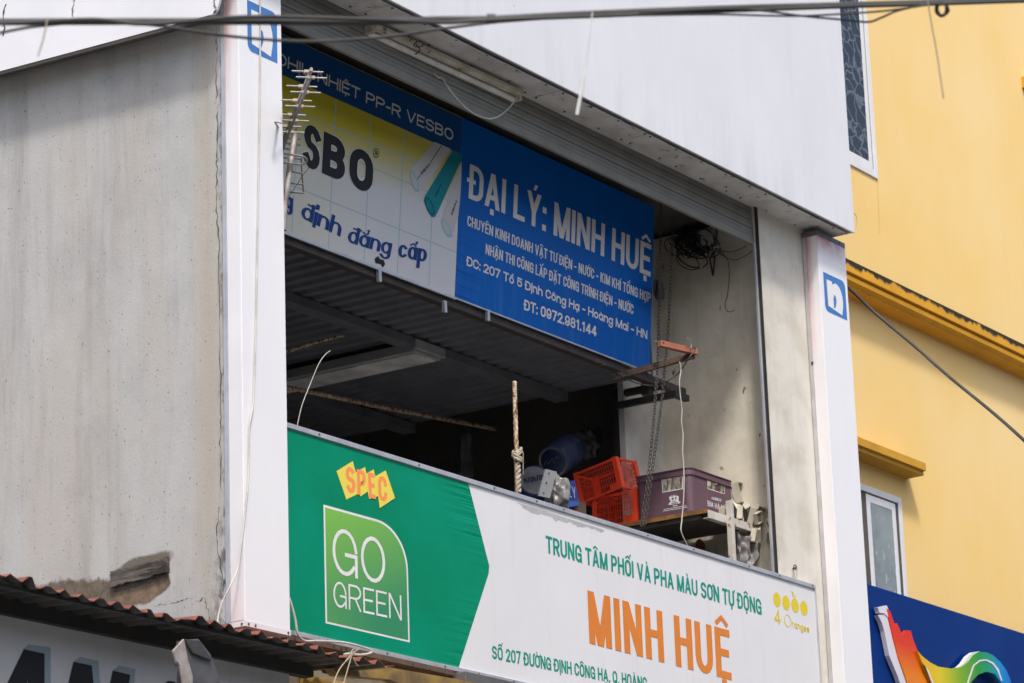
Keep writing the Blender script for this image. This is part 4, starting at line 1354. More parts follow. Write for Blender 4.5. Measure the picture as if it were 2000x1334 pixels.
for pts in (((1008, 578), (1024, 572), (1026, 590), (1012, 598)), ((1036, 570), (1052, 570), (1048, 588), (1036, 590)), ((1014, 606), (1046, 600), (1046, 606), (1014, 612)), ((1004, 622), (1060, 612), (1062, 618), (1006, 628))):
    flat(em, [z7(*p) for p in pts], LF, m_purple, 'crest_gap', off=.0025, n=nl)
for i in range(5):
    cx_, cy_ = z7(1006 + i * 10, 556 - i * 1.2)
    flat(em, ell(cx_, cy_, .7, .7, 6), LF, m_txt_white, 'crest_star', off=.0015, n=nl)
fine = MB()
for row, (xa, xb, ya, yb) in enumerate(((945, 1130, 678, 646), (936, 1140, 692, 658))):
    xx = xa
    while xx < xb:
        w_ = rnd.uniform(4, 9)
        t0, t1 = (xx - xa) / (xb - xa), (min(xx + w_, xb) - xa) / (xb - xa)
        y0_, y1_ = ya + (yb - ya) * t0, ya + (yb - ya) * t1
        fine.poly([P(*z7(u, v), x=bx) + Vector((-.0015, 0, 0)) for u, v in ((xx, y0_), (xx + w_, y1_), (xx + w_, y1_ - 6.5), (xx, y0_ - 6.5))])
        xx += w_ + rnd.uniform(2, 4)
fine.build('small_print', m_txt_white, bc)
flat(bc, [z7(*p) for p in ((1020, 642), (1040, 638), (1058, 638), (1058, 644), (1038, 645), (1020, 649))], LF, m_txt_white, 'small_print', off=.0015, n=nl)
text(bc, 'HABECO', z7(1348, 590), z7(1427, 609), z7(1348, 566), RF, m_txt_white, .24, .2, .12)
text(bc, 'BIA HÀ NỘI', z7(1312, 645), z7(1478, 697), z7(1312, 598), RF, m_txt_white, .19, .12, .12)
bo = MB().lathe([(0, .004), (.030, .004), (.032, .012), (.032, .12), (.028, .145), (.017, .18), (.0135, .2), (.0135, .236), (.015, .238), (.015, .248), (.010, .248), (.010, .2)], (0, 0, 0), n=16)
b0 = bo.build('beer_bottle', m_bottle, smooth=True)
k = 0
for i in range(5):
    for j in range(4):
        o = b0 if k == 0 else b0.copy()
        if k:
            COL.objects.link(o)
        k += 1
        o.location = (bx + .052 + i * .1005, by0 + .05 + j * .0945, zb_ + .012)
        tag(o, 'dusty brown glass bottle standing inside the purple beer crate', 'bottle', 'bottles in the purple beer crate')

# ------------------------------------------------------------------ red crates
def lattice_crate(label):
    t = thing('red_crate', (0, 0, 0), label, 'crate', 'red plastic lattice crates')
    w_, l_, h_ = .23, .325, .195
    for sx in (0, 1):
        for sy in (0, 1):
            x_, y_ = sx * w_, sy * l_
            dx, dy = (1 if sx == 0 else -1), (1 if sy == 0 else -1)
            px_ = [(0, 0), (.032, 0), (.032, .004), (.004, .004), (.004, .036), (0, .036)]
            MB().prism([(x_ + dx * a_, y_ + dy * b_, 0) for a_, b_ in px_], (0, 0, h_ + .006)).build('corner_post', m_red_plastic, t, bevel=.0012)
    rb_ = MB()
    for z0_, z1_, o in ((h_ - .014, h_, .004), (0, .012, .0)):
        rb_.box(-o, .004, .0365, l_ - .0365, z0_, z1_)
        rb_.box(w_ - .004, w_ + o, .0365, l_ - .0365, z0_, z1_)
        rb_.box(.0325, w_ - .0325, -o, .004, z0_, z1_)
        rb_.box(.0325, w_ - .0325, l_ - .004, l_ + o, z0_, z1_)
    rb_.build('rim', m_red_plastic, t, bevel=.001)
    fl_ = MB()
    for i in range(9):
        yy = .008 + i * (l_ - .03) / 8
        fl_.box(.005, w_ - .005, yy, yy + .011, .004, .007)
    for i in range(5):
        xx = .02 + i * .045
        fl_.box(xx, xx + .006, .005, l_ - .005, .0075, .010)
    fl_.build('floor_grid', m_red_plastic, t)

    def panel(axis, pos, L):
        p = MB()
        def bx_(a0, a1, z0, z1, th=.0025):
            if axis == 'x':
                p.box(pos, pos + th, a0, a1, z0, z1)
            else:
                p.box(a0, a1, pos, pos + th, z0, z1)
        n_ = int(L / .0215)
        a_ = .034
        for i in range(n_ + 1):
            q_ = a_ + (L - 2 * a_) * i / n_
            bx_(q_ - .0015, q_ + .0015, .012, h_ - .014)
        for zz_ in (.042, .085, .128, .16):
            bx_(a_, L - a_, zz_, zz_ + .0032, .0033)
        bx_(a_ + .004, a_ + .05, .012, .046, .0036)
        p.build('lattice_side', m_red_plastic, t)
    panel('x', .0005, l_)
    panel('x', w_ - .003, l_)
    panel('y', .0005, w_)
    panel('y', l_ - .003, w_)
    return t


c1 = lattice_crate('bright red lattice crate lying lower, squeezed beside the purple beer crate')
c1.location = P(1244, 1012, x=15.99) + Vector((0, 0, 0))
c1.location.z = ZR + .003
c1.rotation_euler = (0, 0, R(-3))
c2 = copy_tree(c1)
c2['label'] = 'bright red lattice crate tilted on top of the other red crate'
c2.location = P(1216, 952, x=15.97)
c2.rotation_euler = (R(-9.5), R(-3), R(-2))
print('crates', c1.location, c2.location)

# ------------------------------------------------------------------ clutter left of the crates
def bag_mesh(c, r, seed, sq=(1, 1, 1), rough=.25, n=30):
    rr = random.Random(seed)
    mb = MB()
    ph = [rr.uniform(0, 6.28) for _ in range(12)]
    vs = []
    for i in range(n + 1):
        th = math.pi * i / n
        for j in range(2 * n):
            f = 2 * math.pi * j / (2 * n)
            k_ = 1 + rough * (.5 * math.sin(3 * f + ph[0] + 2 * th) + .35 * math.sin(5 * f + ph[1] - 3 * th) + .3 * math.sin(7 * th + ph[2] + 2 * f) - .45 * abs(math.sin(4.5 * f + ph[3] + 2.5 * th)) - .3 * abs(math.sin(6 * th - 3 * f + ph[4]))) + rr.uniform(-.01, .01)
            vs.append(Vector(c) + Vector((math.sin(th) * math.cos(f) * sq[0], math.sin(th) * math.sin(f) * sq[1], math.cos(th) * sq[2])) * r * k_)
    m_ = 2 * n
    mb.add(vs, [(i * m_ + j, i * m_ + (j + 1) % m_, (i + 1) * m_ + (j + 1) % m_, (i + 1) * m_ + j) for i in range(n) for j in range(m_)])
    return mb


ZB = ZR - .30
tag(bag_mesh(P(1150, 862, y=1.4), .11, 61, (.9, .8, 1.0), .25).build('plastic_sheet', m_bag, smooth=True), 'dim grey plastic sheeting heaped behind the blue drum', 'plastic sheet')
bl = thing('plastic_drum', P(1095, 900, y=1.75), 'dusty dark blue plastic drum lying on its side behind the crates', 'drum')
fc = P(1080, 902, y=1.25)
axis = Vector((-.86, -.08, -.46)).normalized()
MB().lathe([(0, 0), (.085, 0), (.098, -.006), (.102, -.02), (.098, -.03), (.105, -.10), (.108, -.24), (.09, -.31), (.03, -.34), (0, -.34)], fc, axis, 32).build('body', m_barrel, bl, smooth=True)
MB().lathe([(0, .006), (.074, .006), (.08, .001)], fc, axis, 32).build('lid', m_lid, bl, smooth=True)
MB().lathe([(.08, .002), (.092, .003), (.095, -.001)], fc, axis, 32).build('lid_ring', m_label, bl, smooth=True)
q_ = axis.to_track_quat('Z', 'Y')
mk = MB()
for zig in (((-.10, .02), (-.07, .06), (-.05, .02), (-.03, .05)), ((-.02, .045), (0, .075), (.02, .055), (.01, .03), (.035, .02)), ((.04, .05), (.055, .09), (.075, .06), (.09, .075))):
    mk.tube([fc + q_ @ Vector((a_ * .6, b_ * .6 - .02, .008)) for a_, b_ in zig], .0026, 5)
mk.build('moulded_mark', m_label, bl)
pl_ = thing('paint_bucket', P(1048, 930, y=1.3), 'pale grey paint bucket with dark print tipped over left of the blue drum', 'bucket')
f2 = P(1044, 938, y=1.15)
ax2 = Vector((-.72, -.62, .15)).normalized()
MB().lathe([(0, 0), (.092, 0), (.10, -.006), (.095, -.02), (.085, -.22), (0, -.22)], f2, ax2, 28).build('body', m_lid, pl_, smooth=True)
MB().lathe([(0, .003), (.088, .003), (.091, -.004)], f2, ax2, 28).build('lid', m_label, pl_, smooth=True)
q2 = ax2.to_track_quat('Z', 'Y')
mk = MB()
for k_ in range(5):
    o_ = Vector((-.06 + .026 * k_, -.02 + .006 * k_, .006))
    mk.tube([f2 + q2 @ (o_ + Vector(v_)) for v_ in ((0, 0, 0), (0, .03, 0), (.016, .03 if k_ % 2 else .012, 0), (.016, 0, 0))], .004, 5)
mk.build('dark_print', m_lid, pl_)
pa = MB()
p0, p1 = P(1052, 968, y=.35), P(1066, 916, y=.42)
uu = (P(1074, 973, y=.35) - p0)
pa.prism([p0, p0 + uu, p1 + uu, p1], (.004, .01, 0))
lpz = pa.build('perforated_strip', m_perf)
tag(lpz, 'short perforated zinc strip leaning behind the banner top next to a plastic bag', 'metal strip')
lpz['label'] = 'short perforated zinc strip leaning upright left of the red crates'
for t_ in (.12, .5, .86):
    c_ = p0.lerp(p1, t_) + uu * .33 + Vector((-.001, -.003, 0))
    o = MB().lathe([(0, .0), (.006, .0), (.006, .002)], c_, (0, -1, 0), 8).build('punched_hole', m_screw, lpz)
tag(bag_mesh(P(1091, 968, y=.45), .095, 5, (.7, .8, 1.15), .28).build('plastic_bag', m_bag, smooth=True), 'crumpled translucent grey plastic bag slumped against the banner top', 'plastic bag')
bb = thing('blue_carton', P(1125, 955, y=.85), 'blue printed carton half hidden behind the tilted red crate', 'carton')
q0, q1, q2_, q3 = P(1100, 978, y=.80), P(1133, 982, y=.80), P(1122, 938, y=.86), P(1098, 942, y=.86)
MB().prism([q0, q1, q2_, q3], (.03, .12, 0)).build('body', m_bluebox, bb)
text(bb, 'ILY', (1105, 970), (1124, 974), (1102, 948), dict(y=.80), m_txt_white, .12, .12, .2, snap=False, off=.02)
MB().prism([P(1106, 978, y=.78), P(1130, 980, y=.78), P(1131, 987, y=.78), P(1106, 991, y=.78)], (.05, .1, 0)).build('flap', m_bluelid, bb)
q0 = P(1122, 1000, y=.80)
tag(MB().box(q0.x, q0.x + .13, .80, .93, ZR - .12, P(1150, 984, y=.80).z).build('cardboard_box', m_card), 'plain brown cardboard box below the tilted red crate, left of the lower crate', 'box')
tag(bag_mesh(P(920, 905, y=2.6), .17, 9, (.55, .5, 1.6), .2).build('hanging_sack', m_label, smooth=True), 'dim pale sack hanging at the back of the dark room', 'sack')

# ------------------------------------------------------------------ junk at the right end of the shelf
def open_box(w_, d_, h_, th=.004):
    b = MB()
    b.box(0, w_, 0, th, 0, h_).box(0, w_, d_ - th, d_, 0, h_).box(0, th, th, d_ - th, 0, h_).box(w_ - th, w_, th, d_ - th, 0, h_).box(th, w_ - th, th, d_ - th, 0, th)
    b.box(w_ * .3, w_ * .42, d_ * .35, d_ * .5, th, h_ * .55).box(w_ * .6, w_ * .7, d_ * .5, d_ * .65, th, h_ * .5)
    return b


sb0 = open_box(.085, .085, .035).build('socket_box', m_socket, bevel=.001)
spots = [((1443, 1008, .27), (95, 8, 24), 1.0, 'lying at the foot of the heap'), ((1463, 1016, .23), (110, -12, 16), 1.15, 'open towards the street in the heap middle'), ((1445, 992, .28), (70, 20, 40), 1.1, 'at the left of the heap beside the purple crate'),
         ((1470, 1004, .22), (120, 15, -20), 1.0, 'tipped over at the heap right side'), ((1440, 980, .30), (80, -10, 15), 1.5, 'largest, topmost of the heap'), ((1460, 990, .24), (60, 25, 10), 1.05, 'behind the heap middle'),
         ((1478, 1020, .18), (100, -25, -5), .8, 'smallest, at the right end of the rail')]
for i, ((u, v, yy), rot, s_, lab) in enumerate(spots):
    o = sb0 if i == 0 else sb0.copy()
    if i:
        COL.objects.link(o)
    o.location = P(u, v, y=yy) + Vector((-.03, 0, -.02))
    o.rotation_euler = [R(a) for a in rot]
    o.scale = (s_, s_, s_)
    tag(o, 'yellowed plastic socket box ' + lab, 'socket box', 'socket boxes heaped at the shelf end')
lower = [((1468, 1052, .20), (100, 10, 10), 1.0, 'white under the rail, nearest the leg'), ((1480, 1056, .19), (90, -30, 30), 1.0, 'white under the rail, right one of two')]
for u_ in lower:
    (u, v, yy), rot, s_, lab = u_
    o = sb0.copy()
    COL.objects.link(o)
    o.location = P(u, v, y=yy) + Vector((-.03, 0, -.02))
    o.rotation_euler = [R(a) for a in rot]
    tag(o, 'socket box ' + lab, 'socket box', 'socket boxes heaped at the shelf end')
def drape(tl, tr, bl, br, seed, amp, folds, rag=.03, nu=44, nv=26):
    rr_ = random.Random(seed)
    ph = [rr_.uniform(0, 6.28) for _ in range(8)]
    mb = MB()
    vs = []
    nrm = (tr - tl).cross(bl - tl).normalized()
    for j in range(nv + 1):
        for i in range(nu + 1):
            u, v = i / nu, j / nv
            p = (tl * (1 - u) + tr * u) * (1 - v) + (bl * (1 - u) + br * u) * v
            f = math.sin(folds * 6.28 * u + ph[0] + 2.2 * v) + .6 * math.sin(folds * 11 * u - 5 * v + ph[1]) + .5 * abs(math.sin(9 * v + 4 * u + ph[2])) + .4 * math.sin(17 * v - 7 * u + ph[3])
            p = p + nrm * amp * f + (tr - tl) * .05 * math.sin(8 * v + ph[4])
            if j == nv:
                p = p + Vector((0, 0, rr_.uniform(-rag, rag)))
            vs.append(p)
    m_ = nu + 1
    mb.add(vs, [(j * m_ + i, j * m_ + i + 1, (j + 1) * m_ + i + 1, (j + 1) * m_ + i) for j in range(nv) for i in range(nu)])
    return mb


sk = drape(P(1468, 962, y=.30), P(1504, 985, y=.14), P(1472, 1058, y=.26), P(1506, 1062, y=.12), 21, .014, 2.6)
tag(sk.build('torn_sack', m_sack, smooth=True, solid=.002), 'torn grey sack draped behind the socket boxes against the wall', 'sack')
sk = drape(P(1438, 1040, y=.24), P(1484, 1058, y=.17), P(1440, 1112, y=.24), P(1470, 1118, y=.20), 33, .02, 2.2)
tag(sk.build('torn_sack', m_sack, smooth=True, solid=.002), 'crumpled dark grey sack under the shelf rail, right of the white leg', 'sack')
tag(bag_mesh(P(1385, 1085, y=.62), .13, 41, (1.0, .8, .9), .2).build('orange_sack', m_orangebag, smooth=True), 'dull orange woven sack in the shadow under the shelf', 'sack')
cu = P(1420, 992, y=.225)
cxx = P(1415, 1000, y=.22).x
tag(MB().box(cxx, cxx + .06, .212, .262, ZR + .001, ZR + .062).build('small_carton', m_socket, bevel=.003), 'small dirty pale carton on the shelf rail left of the white leg', 'carton')

# ------------------------------------------------------------------ rusty arm, chain, cords
arm = thing('angle_bracket', P(1240, 730, y=.5), 'rusty angle iron arm with red primed cross bar poking out below the dealer sign', 'bracket')
t1, t0, t2 = P(1356, 694, y=.12), P(1200, 737, y=.52), P(1288, 671, y=.20)
MB().bar(t0, t1, .005, .042).build('angle_arm', m_rust, arm)
MB().bar(t0 + Vector((-.014, 0, -.02)), t1 + Vector((-.014, 0, -.02)), .03, .004).build('angle_arm', m_rust, arm)
t3 = P(1360, 688, y=.11)
MB().bar(t2, t3, .034, .036).build('cross_bar', m_primer, arm, bevel=.002)
screw(t2 + Vector((.012, -.02, .004)), (0, -1, 0), arm, 1.2)
wv = spline([P(1287, 667, y=.19), P(1278, 666, y=.19)], 3)
MB().tube(wv, .003, 5).build('wire_end', m_antenna, arm)
tag(MB().tube(spline([P(u, v, y=yy) for u, v, yy in ((1205, 728, .5), (1228, 742, .45), (1250, 750, .4), (1275, 753, .35), (1300, 746, .25), (1325, 729, .2), (1345, 700, .1), (1357, 684, .08), (1356, 678, .08), (1352, 682, .09))], 6), .0042, 6).build('looped_wire', m_cable, smooth=True),
    'grey wire looping under the rusty arm and over the red cross bar', 'wire')
tag(MB().tube(spline([P(u, v, y=.1) for u, v in ((1341, 660), (1347, 664), (1350, 672), (1349, 680))], 5), .0038, 6).build('bent_hook', m_antenna, smooth=True), 'short bent wire hook standing on the red cross bar', 'hook')
tag(MB().tube(spline([P(u, v, y=.38) for u, v in ((1280, 718), (1291, 705), (1304, 700), (1315, 698), (1318, 697))], 5), .0035, 6).build('tie_wire', m_antenna, smooth=True), 'shiny tie wire curled along the rusty arm', 'wire')
tag(MB().tube(spline([P(u, v, y=.10) for u, v in ((1327, 706), (1330, 722), (1327, 745), (1329, 775), (1332, 800), (1331, 822), (1334, 850), (1333, 880), (1335, 905), (1336, 940), (1335, 975), (1333, 1000), (1331, 1022), (1330, 1036), (1335, 1050), (1341, 1062), (1344, 1072))], 5), .0034, 7).build('hanging_cord', m_cord, smooth=True),  # just a white cord hanging off the bracket
    'thin white cord hanging from the rusty arm across the purple beer crate', 'cord')
ch = MB()


def chain(pts):
    L = spline(pts, 10)
    # resample
    seg = [0]
    for i in range(1, len(L)):
        seg.append(seg[-1] + (L[i] - L[i - 1]).length)
    pitch = .026
    m_ = int(seg[-1] / pitch)
    j = 0
    for k_ in range(m_):
        s_ = k_ * pitch
        while seg[j + 1] < s_:
            j += 1
        p = L[j].lerp(L[j + 1], (s_ - seg[j]) / (seg[j + 1] - seg[j]))
        t = (L[j + 1] - L[j]).normalized()
        u = t.cross(Vector((0, 1, 0))).normalized() if k_ % 2 == 0 else (t.cross(Vector((0, 1, 0))).normalized().cross(t))
        lk = []
        for a in range(12):
            f = 2 * math.pi * a / 12
            lk.append(p + t * (.0165 * math.cos(f) * (1 if abs(math.cos(f)) < .8 else 1.05)) + u * (.0085 * math.sin(f)))
        ch.tube(lk, .0024, 5, closed=True)


chain([P(u, v, y=yy) for u, v, yy in ((1291, 400, .36), (1290, 480, .35), (1287, 600, .33), (1285, 700, .28), (1281, 765, .22), (1275, 840, .14), (1266, 930, .12), (1258, 990, .10), (1252, 1036, .09))])
chain([P(u, v, y=yy) for u, v, yy in ((1314, 420, .36), (1311, 520, .35), (1304, 660, .30), (1298, 720, .26), (1294, 770, .22), (1285, 840, .14), (1272, 930, .12), (1264, 990, .10), (1257, 1036, .09))])
tag(ch.build('pull_chain', m_darksteel, smooth=True), 'long rusty link chain loop hanging from the shutter down past the beer crate', 'chain')
tag(MB().lathe([(0, -.02), (.060, -.02), (.068, -.012), (.052, 0), (.068, .012), (.060, .02), (0, .02)], P(1287, 566, y=.40), (.3, -1, 0), 28).build('chain_wheel', m_black, smooth=True), 'black grooved chain wheel half behind the dealer sign edge', 'pulley')

# tangle of wires and junction box at the top of the inner wall
wx = 16.59
tg = MB()
rr = random.Random(12)
for i in range(34):
    cu_, cv_ = rr.gauss(1352, 16), rr.gauss(472, 17)
    pts = []
    r1, r2 = rr.uniform(10, 30), rr.uniform(9, 24)
    a0 = rr.uniform(0, 6.28)
    for k_ in range(9):
        a = a0 + k_ * .75
        pts.append(P(cu_ + r1 * math.cos(a), cv_ + r2 * math.sin(a) + .3 * (r1 * math.cos(a)), x=wx - rr.uniform(.01, .08)))
    tg.tube(spline(pts, 4), rr.uniform(.0025, .005), 5)
tag(tg.build('wire_tangle', m_black), 'black tangle of cables bunched high on the inner wall under the shutter', 'cables')
jb = thing('junction_box', P(1385, 460, x=wx), 'small dim grey junction box amid the cable tangle', 'box')
q = P(1385, 468, x=wx)
MB().box(wx - .06, wx + .005, q.y - .06, q.y + .06, q.z - .05, q.z + .05).build('case', m_lampbox, jb, bevel=.005)
MB().tube([P(1388, 485, x=wx - .07), P(1420, 478, x=wx - .07)], .004, 6).build('lead', m_cord, jb)
for pts, lab in ((((1395, 485), (1420, 492), (1440, 489), (1458, 480)), 'upper thin dark wire sagging along the inner wall top'), (((1400, 490), (1418, 503), (1436, 508), (1455, 500), (1475, 486)), 'lower thin dark wire sagging along the inner wall top'),
                 (((1405, 490), (1420, 505), (1424, 525), (1424, 545), (1421, 575), (1416, 595), (1420, 607), (1428, 609), (1434, 605)), 'thin wire ending in a hook on the stained inner wall')):
    tag(MB().tube(spline([P(u, v, x=wx - .02) for u, v in pts], 6), .0024, 5).build('thin_cable', m_black), lab, 'wire')
tag(MB().tube(spline([P(u, v, x=wx - .03) for u, v in ((1396, 492), (1387, 505), (1390, 525), (1392, 538), (1394, 525), (1396, 500))], 5), .005, 6).build('cable_loop', m_black), 'short dark cable loop hanging below the junction box', 'wire')
# eye bolt on the column
eb = thing('eye_bolt', P(1553, 1110, y=-.01), 'rusty eye bolt with hanging hook on the pale column above the banner end', 'eye bolt')
c_ = P(1553, 1108, y=-.03)
MB().tube([c_ + Vector((.018 * math.cos(a), 0, .014 * math.sin(a))) for a in [2 * math.pi * i / 16 for i in range(16)]], .0035, 6, closed=True).build('eye', m_rust, eb, smooth=True)
MB().tube([c_ + Vector((.012, 0, 0)), c_ + Vector((.03, .035, 0))], .007, 8).build('shank', m_rust, eb)
MB().tube(spline([c_ + Vector((.014, -.004, 0)), c_ + Vector((.008, -.006, -.03)), c_ + Vector((-.006, -.004, -.065))], 4), .0035, 6).build('hook', m_mast, eb, smooth=True)
MB().tube(spline([c_ + Vector((.022, .002, 0)), c_ + Vector((.012, -.004, -.03)), c_ + Vector((.0, -.004, -.065))], 4), .0035, 6).build('hook', m_mast, eb, smooth=True)
# inside wires and poles
tag(MB().tube(spline([P(u, v, y=.45) for u, v in ((580, 834), (586, 806), (592, 785), (608, 745), (622, 712), (634, 694), (645, 685))], 5), .0024, 6).build('thin_wire', m_cord), 'thin pale wire rising behind the green banner into the dark room', 'wire')
tag(MB().tube([P(540, 752, y=1.9), P(760, 798, y=1.95), P(968, 838, y=2.0)], .014, 8).build('bamboo_pole', m_rebar), 'long brown bamboo pole slung across the dark room below the ceiling', 'pole')
tag(MB().tube([P(555, 688, y=1.5), P(625, 666, y=1.45), P(670, 655, y=1.42)], .010, 8).build('bamboo_pole', m_rebar), 'short brown pole under the tin ceiling near the left light box', 'pole')

# ------------------------------------------------------------------ white flex along the left light box
tag(MB().tube(spline([P(u, v, y=-.122) for u, v in ((508, -40), (508, 60), (508, 160), (506, 300), (502, 520), (499, 680), (495, 780), (491, 810), (487, 838), (486, 900), (484, 950), (479, 1000), (474, 1040), (469, 1080))] + [P(464, 1112, y=-.122), P(448, 1148, y=-.12), P(436, 1172, y=-.10), P(428, 1195, y=-.09), P(424, 1222, y=-.09)], 5), .0042, 8).build('white_flex', m_cord, smooth=True),
    'white cable running down the left light box front to the corrugated roof', 'cable')
tag(MB().tube(spline([P(u, v, y=-.075) for u, v in ((565, 1168), (571, 1188), (577, 1212), (580, 1232), (586, 1245), (597, 1252), (618, 1252), (645, 1253), (672, 1255), (695, 1260), (715, 1266), (725, 1270), (724, 1275), (714, 1278), (700, 1279), (684, 1277), (672, 1278))], 5), .0058, 8).build('white_flex', m_cord, smooth=True),
    'white cable dangling in a loop below the green banner corner', 'cable')

# ------------------------------------------------------------------ neighbour's corrugated awning and shop sign
aw = thing('tin_awning', (11, -.3, 4.25), 'ragged red corrugated tin awning with a sooty underside below the concrete wall', 'awning')
AY = -.36
za = P(430, 1222, y=AY).z
print('awning', za, P(0, 1125, y=AY), P(740, 1293, y=AY))
xs, xe = 7.6, P(748, 1292, y=AY).x
per = .108
prof = []
rr = random.Random(3)
x = xs
i = 0
sag = 0
while x < xe:
    if i % 9 == 0:
        st = rr.uniform(-.014, .010)
    hh = .019 + rr.uniform(-.006, .005)
    zz_ = za + st - .030 * max(0., (x - 9.6) / 2.4)
    prof += [(x, zz_), (x + .030, zz_ + rr.uniform(-.002, .002)), (x + .055, zz_ + hh), (x + .078, zz_ + hh)]
    x += per
    i += 1
np_ = len(prof)
ru = MB()
vt = []
for j, (yy, dz) in enumerate(((AY, 0), (AY + .16, .008), (AY + .35, .016))):
    vt += [(px_, yy + (rr.uniform(-.012, .012) if j == 0 else 0), pz + dz) for px_, pz in prof]
fs = [(j * np_ + i, j * np_ + i + 1, (j + 1) * np_ + i + 1, (j + 1) * np_ + i) for j in range(2) for i in range(np_ - 1)]
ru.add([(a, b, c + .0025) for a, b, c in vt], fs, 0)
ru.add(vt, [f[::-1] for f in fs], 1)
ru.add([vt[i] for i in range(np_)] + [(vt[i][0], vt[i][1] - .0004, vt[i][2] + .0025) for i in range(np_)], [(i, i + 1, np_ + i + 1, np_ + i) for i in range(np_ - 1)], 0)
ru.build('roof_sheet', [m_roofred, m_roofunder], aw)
MB().box(xs, 11.75, -.085, -.03, za - .062, za + .024).build('purlin', m_awnbeam, aw)
MB().box(xs, 11.9, AY + .05, AY + .075, za - .02, za - .004).build('purlin', m_awnbeam, aw)
nb = thing('neighbour_shop', (9.5, 0, 0), 'low neighbouring shop front under the red tin awning', 'building')
MB().box(6.0, XL - .002, .0, 6, 0, za + .008).build('wall', m_dark, nb)
ss = thing('shop_sign', (10, -.1, 3.7), 'white shop sign with large black letters under the tin awning', 'sign')
SGY = -.06
MB().box(6.5, P(565, 1334, y=SGY).x, SGY, SGY + .02, 3.2, za - .064).build('board', m_shopsign, ss)
gp = dict(y=SGY)
zz2 = lambda x, y: (x / 4.348, 1100 + y / 4.348)
for pts in (((190, 735), (240, 690), (430, 715), (430, 1020), (376, 1020), (376, 765)), ((622, 838), (680, 795), (835, 830), (850, 1020), (794, 1020), (775, 870)), ((955, 912), (1010, 868), (1150, 900), (1140, 1020), (1095, 1020), (1104, 948))):
    flat(ss, [zz2(*p) for p in pts], gp, m_shadowprint, 'letter_shadow', off=.002)
for pts in (((200, 730), (376, 768), (376, 1100), (236, 1100), (232, 985), (222, 1100), (20, 1100)), ((622, 836), (777, 870), (800, 1100), (560, 1100)), ((955, 912), (1104, 948), (1080, 1100), (915, 1100)), ((1408, 1010), (1425, 1000), (1470, 1003), (1500, 1020), (1500, 1100), (1400, 1100))):
    flat(ss, [zz2(*p) for p in pts], gp, m_txt_black, 'lettering', off=.004)
fd = thing('floodlight', P(385, 1290, y=-.45), 'finned grey metal floodlight hanging in front of the white shop sign', 'lamp')
fy = -.42
f_ = lambda x, y, yy: P(*zz2(x, y), y=yy)
MB().prism([f_(1580, 650, fy), f_(1690, 640, fy), f_(1790, 770, fy), f_(1860, 960, fy), f_(1900, 1100, fy), f_(1580, 1100, fy), f_(1600, 820, fy)], (0, .06, 0)).build('housing', m_flood, fd, bevel=.006)
MB().prism([f_(1470, 745, fy - .01), f_(1565, 640, fy - .01), f_(1600, 820, fy - .01), f_(1640, 960, fy - .01), f_(1640, 1100, fy - .01), f_(1570, 1100, fy - .01), f_(1530, 870, fy - .01), f_(1500, 840, fy - .01)], (0, .012, 0)).build('bracket', m_mast, fd, bevel=.003)
for k_ in range(12):
    t_ = k_ / 11
    MB().bar(f_(1575 + 110 * t_, 650 + 10 * t_, fy - .008), f_(1640 + 150 * t_, 765 + 60 * t_, fy - .008), .004, .012, (0, 1, 0)).build('fin', m_flood, fd)
screw(f_(1500, 855, fy - .012), (0, -1, 0), fd, 1.6)
# strips under the banner
tag(MB().box(11.54, P(880, 1310, y=-.02).x, -.045, .048, 4.375, bz0 - .006).build('support_rail', m_rust), 'rusty dark support rail under the bottom edge of the green banner', 'rail')
xb = P(893, 1315, y=-.05).x
tag(MB().box(xb, 17.2, -.10, .045, bz0 - .075, bz0 - .012).build('steel_beam', m_grey, bevel=.003), 'grey square steel beam under the white end of the banner', 'beam')
xo = P(655, 1305, y=-.16).x
ob_ = MB().prism([P(650, 1304, y=-.16), P(735, 1299, y=-.16), P(1000, 1345, y=-.16), P(1000, 1400, y=-.16), P(860, 1370, y=-.16), P(762, 1327, y=-.16), P(660, 1318, y=-.16)], (0, .05, 0))
tag(ob_.build('stained_beam', m_ochre_beam), 'stained yellow brown beam end below the torn tip of the awning', 'beam')
tag(MB().box(P(600, 1314, y=.0).x, P(760, 1334, y=.0).x + .5, .012, .046, 3.9, P(640, 1325, y=.01).z).build('yellow_board', m_yellow_low), 'bright yellow strip of board glimpsed under the awning', 'board')
tw = MB()
for pts in (((692, 1276), (668, 1300), (656, 1322), (650, 1345)), ((690, 1272), (684, 1290), (676, 1318), (668, 1345)), ((700, 1268), (684, 1280), (672, 1296)), ((690, 1285), (696, 1297), (700, 1301)), ((684, 1276), (690, 1268), (697, 1270))):
    tw.tube(spline([P(u, v, y=-.42) for u, v in pts], 4), .0026, 5)
tag(tw.build('frayed_wire', m_wirethin), 'frayed straw coloured wires tied at the torn awning tip', 'wire')

# ------------------------------------------------------------------ overhead cables
def over(pts, d, r, name, mat, label, sub=5, cat='cable', rr=None):
    tag(MB().tube(spline([D(u, v, d + (u - 1000) * .0006) for u, v in pts], sub), r, 10, rr=rr).build(name, mat, smooth=True), label, cat)


